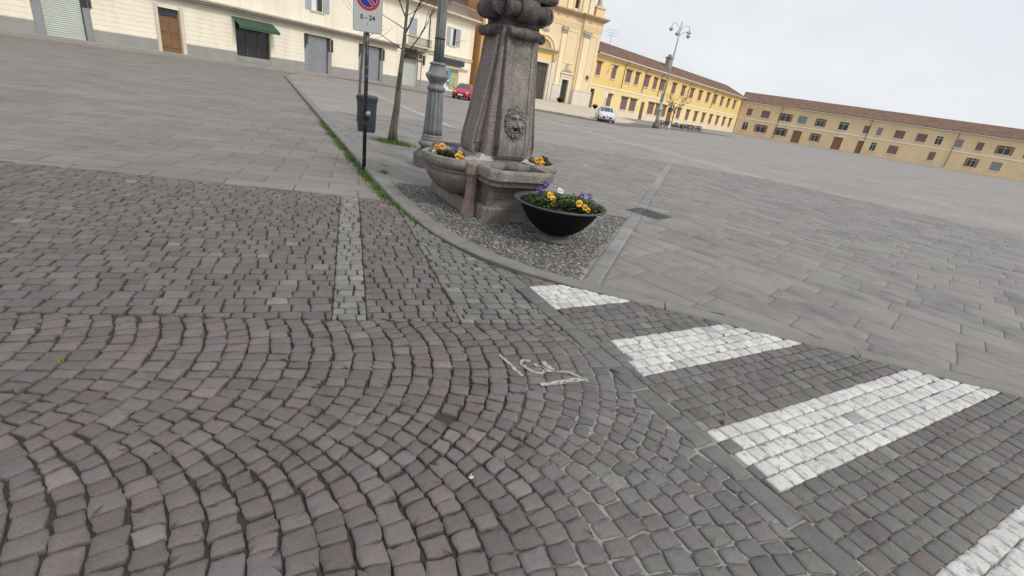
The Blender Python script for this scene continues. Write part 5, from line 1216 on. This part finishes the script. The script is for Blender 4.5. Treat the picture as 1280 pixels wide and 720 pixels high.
mb = MB(); mb.box(XY-.05, LY+.2, -.55, -.003, 9.05, 9.2); mb.box(XY-.05, LY+.2, -.28, -.003, 8.85, 9.047); mb.build('eaves', M['church_panel'], yb)
mb = MB(); mb.tube([(XY-.05, -.68, 9.28), (LY+.2, -.68, 9.28)], .10, 8); mb.build('gutter', M['tile_edge'], yb)
# corrugated tile roof
mb = MB(); nx = int((LY+.9)/.32); vs = []; fs = []
for i in range(nx+1):
    for h_ in (0, 1):
        x = XY-.05+(i+h_*.5)*.32; dz = .045 if h_ else -.02
        vs += [(x, -.75, 9.32+dz), (x, 2.6, 10.72+dz), (x, 6, 12.1+dz), (x, 12.7, 9.3+dz)]
for i in range(2*nx+1):
    for j in range(3): fs.append((i*4+j, (i+1)*4+j, (i+1)*4+j+1, i*4+j+1))
mb.add(vs, fs); mb.add([(XY-.05, -.75, 9.3), (LY+.5, -.75, 9.3), (LY+.5, 12.7, 9.25), (XY-.05, 12.7, 9.25)], [(3, 2, 1, 0)]); rf = mb.build('roof', M['tile'], yb)
mb = MB(); mb.box(32.0, 33.2, 3.2, 4.2, 10.6, 12.9); mb.box(31.8, 33.4, 3.0, 4.4, 12.903, 13.1); mb.box(32.2, 33.0, 3.4, 4.0, 13.103, 13.6); mb.build('chimney', M['grey_plinth'], rf)
for (a, b_, z0, z1) in ow+lo:
    mb = MB(); mb.box(a, b_, .12, .18, z0, z1); w_ = mb.build('window', M['glass_dark'], yb)
    mid = (a+b_)/2
    for p, q in ((a+.02, mid-.015), (mid+.015, b_-.02)):
        mb = MB(); mb.box(p, p+.07, .02, .08, z0+.02, z1-.02); mb.box(q-.07, q, .02, .08, z0+.02, z1-.02)
        n_ = 14
        for i in range(n_): zz = z0+.03+(z1-z0-.06)*i/n_; mb.box(p+.071, q-.071, .03, .07, zz, zz+(z1-z0-.06)/n_*.86)
        mb.build('shutter', M['mauve_shutter'], w_)
    mb = MB(); mb.box(a-.12, b_+.12, -.14, -.003, z0-.13, z0-.02); mb.build('sill', M['band_white'], w_)
    mb = MB(); mb.box(a-.22, b_+.22, -.22, -.003, z1+.04, z1+.22); mb.build('hood', M['hoodm'], w_)
for i, (a, b_, z0, z1) in enumerate(doors):
    mb = MB(); mb.box(a, b_, .1, .17, z0, z1); d_ = mb.build('door', M['brown_door'], yb)
    mb = MB(); mb.box(a+.1, (a+b_)/2-.04, .06, .097, z0+.3, z1-1.1); mb.box((a+b_)/2+.04, b_-.1, .06, .097, z0+.3, z1-1.1); mb.build('panel', M['brown_door'], d_)
    if i != 1: mb = MB(); mb.box(a+.1, b_-.1, .06, .097, z1-.9, z1-.1); mb.build('transom', M['glass_dark'], d_)
for x in (9.4, 17.2, 23.9, 38, 53):
    mb = MB(); mb.tube([(x, -.65, 9.2), (x, -.2, 8.7), (x, -.1, 8.4), (x, -.1, 4.9)], .055, 6); mb.build('downpipe', M['brown_metal'], yb)
for x in (4.2, 27.2):
    mb = MB(); mb.tube([(x, 0, 7.9), (x, -.5, 8.1), (x, -.7, 8.0)], .03, 6); wl_ = mb.build('wall_lamp', M['dark_iron'], yb)
    mb = MB(); mb.lathe([(.05, 8.0), (.22, 7.8), (.2, 7.75), (.16, 7.55), (.02, 7.5)], (x, -.7, 0), 10); mb.build('lamp_shade', M['band_white'], wl_)
# rooftop aerials
def aerial(s, h, label):
    c = (8.09+.634*s-.773*6.4, 90.8+.773*s+.634*6.4); a = thing('roof_aerial', label, 'aerial', (c[0], c[1], 12.7), .4, 'aerials on the yellow building roof')
    mb = MB(); mb.tube([(0, 0, -.2), (0, 0, h)], .035, 6); mb.build('mast', M['lamp_far'], a)
    mb = MB()
    for z, L_ in ((h, 1.1), (h-.5, 1.5), (h-1.0, .9)):
        mb.tube([(-L_, 0, z), (L_, 0, z)], .022, 4)
        for i in range(5): x = -L_+2*L_*i/4; mb.tube([(x, -.3, z), (x, .3, z)], .014, 4)
    mb.build('elements', M['lamp_far'], a)
aerial(13.0, 2.7, 'taller television aerial on the ridge of the yellow building'); aerial(7, 2.5, 'shorter television aerial on the ridge nearer the church')

# ------------------------------------------------------------------ small far things
def road_sign(x, y, label):
    r = thing('road_sign', label, 'road sign', (x, y, .1), .3)
    mb = MB(); mb.tube([(0, 0, 0), (0, 0, 3.1)], .035, 8); mb.build('pole', M['lamp_far'], r)
    mb = MB(); plate(mb, rrect(.24, 2.35, 3.0, .04), -.06, -.04); mb.build('plate', M['white_plain'], r); return r
road_sign(7.05, 58.2, 'small white rectangular sign on a thin pole behind the white car')
mb = MB()
p1 = dup(bp, (-1.428+.829*4.0+.559*1.6, 84+.559*4.0-.829*1.6, .93), .3, 'dark bowl planter beside the church side door', (1.15, 1.15, 1.35))
p2 = dup(bp, (-1.428+.829*11.6+.559*2.0, 84+.559*11.6-.829*2.0, .80), .3, 'dark bowl planter at the corner between church and yellow building', (1.15, 1.15, 1.35))
for p_, lab in ((p1, 'small leafy plant in the bowl planter beside the church side door'), (p2, 'small leafy plant in the bowl planter at the church corner')):
    t_ = thing('potted_plant', lab, 'plant', (p_.location.x, p_.location.y, p_.location.z+.5)); mb = MB()
    for i in range(60): leafq(mb, (R(-.35, .35), R(-.35, .35), R(0, .2)), (R(-1, 1), R(-1, 1), R(.2, 1)), R(.12, .25), R(.03, .06), (0, 0, 1))
    mb.build('foliage', M['leaf'], t_)
bo = thing('bollard', 'pale round topped bollard near the hedge by the yellow building', 'bollard', (18.1, 70, 0)); mb = MB(); mb.lathe([(.16, 0), (.15, .1), (.12, .15), (.11, 1.0), (.15, 1.05), (.14, 1.15), (.05, 1.25)], seg=14); mb.build('post', M['band_white'], bo)
hd = MB()
for i in range(900):
    t = R(0, 1); x = 17.3+t*9; y = 75.5+t*6.0+R(-.5, .5); z = R(.05, .75)
    leafq(hd, (x, y, z), (R(-1, 1), R(-1, 1), R(-.2, 1)), R(.15, .3), R(.05, .1), (0, 0, 1))
tag(hd.build('hedge', M['hedge']), 'low dark hedge in front of the yellow building', 'hedge')
at = thing('autumn_tree', 'small tree with sparse ochre leaves before the yellow building', 'tree', (19.9, 76.5, 0)); mb = MB(); random.seed(5)
mb.tube([(0, 0, 0), (.05, 0, 1.5), (.1, 0, 3)], [.12, .10, .07], 8); mb.build('trunk', M['tree_far'], at)
mb = MB()
for k in range(9): limb(mb, (.08, 0, R(2, 3)), (R(-1, 1), R(-1, 1), R(.4, 1)), R(1.4, 2.2), .04, 2)
br_ = mb.build('branches', M['tree_far'], at); mb = MB(); bv = [v.co for v in br_.data.vertices]
for k in range(420):
    p = random.choice(bv); leafq(mb, tuple(p), (R(-1, 1), R(-1, 1), R(-1, .4)), R(.12, .25), R(.04, .08), (0, 0, 1))
mb.build('crown', M['leaf_dry'], at)
# buildings that close the square beyond the picture's right part
fb = thing('ochre_building', 'plain far ochre building closing the right end of the square', 'building', (58.5, 152, 0), -.42)
ops = []; x = 2.0; rr = random.Random(3)
while x < 116:
    w_ = rr.choice((1.2, 1.4, 1.4, 2.2)); ops.append((x, x+w_, 5.3, 7.3)); 
    if rr.random() < .85: ops.append((x, x+w_, rr.choice((1.3, 1.3, .05)), 3.4))
    x += w_+rr.uniform(1.6, 4.2)
mb = MB(); mb.wall(0, 120, -1, 9, ops, 0, .25); mb.box(0, 120, .4, 12, -1, 8.9); mb.build('wall', mat('ochre render', (.70, .55, .34), .9, .08, .3, .08, 5, streak=.3, streakcol=(.5, .4, .26), sscale=.7), fb)
mb = MB()
for i in range(376):
    for h_ in (0, 1): xx = -.4+(i+h_*.5)*.32; dz = .05 if h_ else -.02; mb.v += [(xx, -.7, 9.12+dz), (xx, 6, 11.9+dz), (xx, 12.7, 9.12+dz)]; mb.c += [(1, 1, 1)]*3
for i in range(751):
    for j in range(2): mb.f.append((i*3+j, (i+1)*3+j, (i+1)*3+j+1, i*3+j+1)); mb.m.append(0); mb.sm.append(False)
mb.build('roof', M['tile'], fb)
mb = MB(); mb.box(-.3, 120.3, -.5, -.003, 8.85, 9.05); mb.build('eaves', M['band_white'], fb)
mb = MB(); mb.box(0, 120, -.07, -.003, 4.3, 4.5); mb.build('band', M['band_white'], fb)
for xx in (11, 33, 52, 77, 101): mb = MB(); mb.tube([(xx, -.12, 8.85), (xx, -.12, .2)], .06, 6); mb.build('downpipe', M['brown_metal'], fb)
for i, (a, b_, z0, z1) in enumerate(ops):
    if z0 < .1:
        mb = MB(); mb.box(a, b_, .12, .2, z0, z1); d_ = mb.build('door', M['brown_door'], fb); mb = MB(); mb.box(a-.15, b_+.15, -.06, -.003, z1+.003, z1+.2); mb.build('lintel', M['band_white'], d_); continue
    mb = MB(); mb.box(a, b_, .16, .2, z0, z1); w_ = mb.build('window', M['glass_dark'], fb)
    mb = MB(); mb.box(a-.1, b_+.1, -.12, -.003, z0-.12, z0-.003); mb.build('sill', M['band_white'], w_)
    mb = MB(); mb.box((a+b_)/2-.03, (a+b_)/2+.03, .12, .157, z0, z1); mb.box(a, b_, .12, .156, z1-.5, z1-.44); mb.build('frame', M['band_white'], w_)
    mid = (a+b_)/2; k = rr.random(); sm_ = M['mauve_shutter'] if rr.random() < .75 else M['shutter_grey']
    for p, q, y0 in (((a+.02, mid-.02, .03), (mid+.02, b_-.02, .03)) if k < .6 else ((a-.62, a-.02, -.06), (b_+.02, b_+.62, -.06)) if k < .9 else ()):
        mb = MB(); mb.box(p, p+.07, y0, y0+.05, z0, z1); mb.box(q-.07, q, y0, y0+.05, z0, z1)
        for j in range(10): zz = z0+(z1-z0)*j/10; mb.box(p+.071, q-.071, y0+.01, y0+.04, zz+.01, zz+(z1-z0)/10*.86)
        mb.build('shutter', sm_, w_)

# ------------------------------------------------------------------ light, sky, camera
SUN_AZ, SUN_EL = 125., 48.     # compass from +Y towards +X
w = bpy.data.worlds.new('World'); S.world = w; w.use_nodes = True; nt = w.node_tree; bg = nt.nodes['Background']
sky = N(nt, 'ShaderNodeTexSky', sky_type='NISHITA'); sky.sun_disc = False; sky.sun_elevation = rad(SUN_EL); sky.sun_rotation = rad(SUN_AZ); sky.dust_density = 3; sky.air_density = 1
tc = N(nt, 'ShaderNodeTexCoord').outputs['Generated']
cl = mix(nt, ramp(nt, noise(nt, scaled(nt, tc, 1, 1, 2.4), 2.2, 7, .6), .3, .7, 0, 1), (8.3, 8.6, 9.2), (10.1, 10.2, 10.3))
nt.links.new(mix(nt, .86, sky.outputs[0], cl), bg.inputs['Color']); bg.inputs['Strength'].default_value = .1
sl_ = bpy.data.lights.new('sun', 'SUN'); sl_.energy = 2.15; sl_.angle = rad(16); sl_.color = (1, .95, .87); so = bpy.data.objects.new('sun', sl_); COL.objects.link(so)
dirv = Vector((math.sin(rad(SUN_AZ))*math.cos(rad(SUN_EL)), math.cos(rad(SUN_AZ))*math.cos(rad(SUN_EL)), math.sin(rad(SUN_EL)))); so.rotation_euler = dirv.to_track_quat('Z', 'Y').to_euler(); so.location = dirv*40
F_PX = 580.; pit = math.atan(243/580.); rol = rad(9.3)
fw = Vector((0, math.cos(pit), -math.sin(pit))); rt = Vector((1, 0, 0)); upv = rt.cross(fw)
X = rt*math.cos(rol)+upv*math.sin(rol); Y = -rt*math.sin(rol)+upv*math.cos(rol); Z = -fw
cd = bpy.data.cameras.new('camera'); cd.sensor_width = 36; cd.lens = 36*F_PX/1280; cd.clip_start = .05; cd.clip_end = 3000
co = bpy.data.objects.new('camera', cd); COL.objects.link(co)
co.matrix_world = Matrix(((X.x, Y.x, Z.x, 0), (X.y, Y.y, Z.y, 0), (X.z, Y.z, Z.z, 1.5), (0, 0, 0, 1))); S.camera = co
S.view_settings.view_transform = 'Standard'; S.view_settings.look = 'None'; S.view_settings.exposure = 0; S.view_settings.gamma = 1; S.view_settings.use_curve_mapping = False
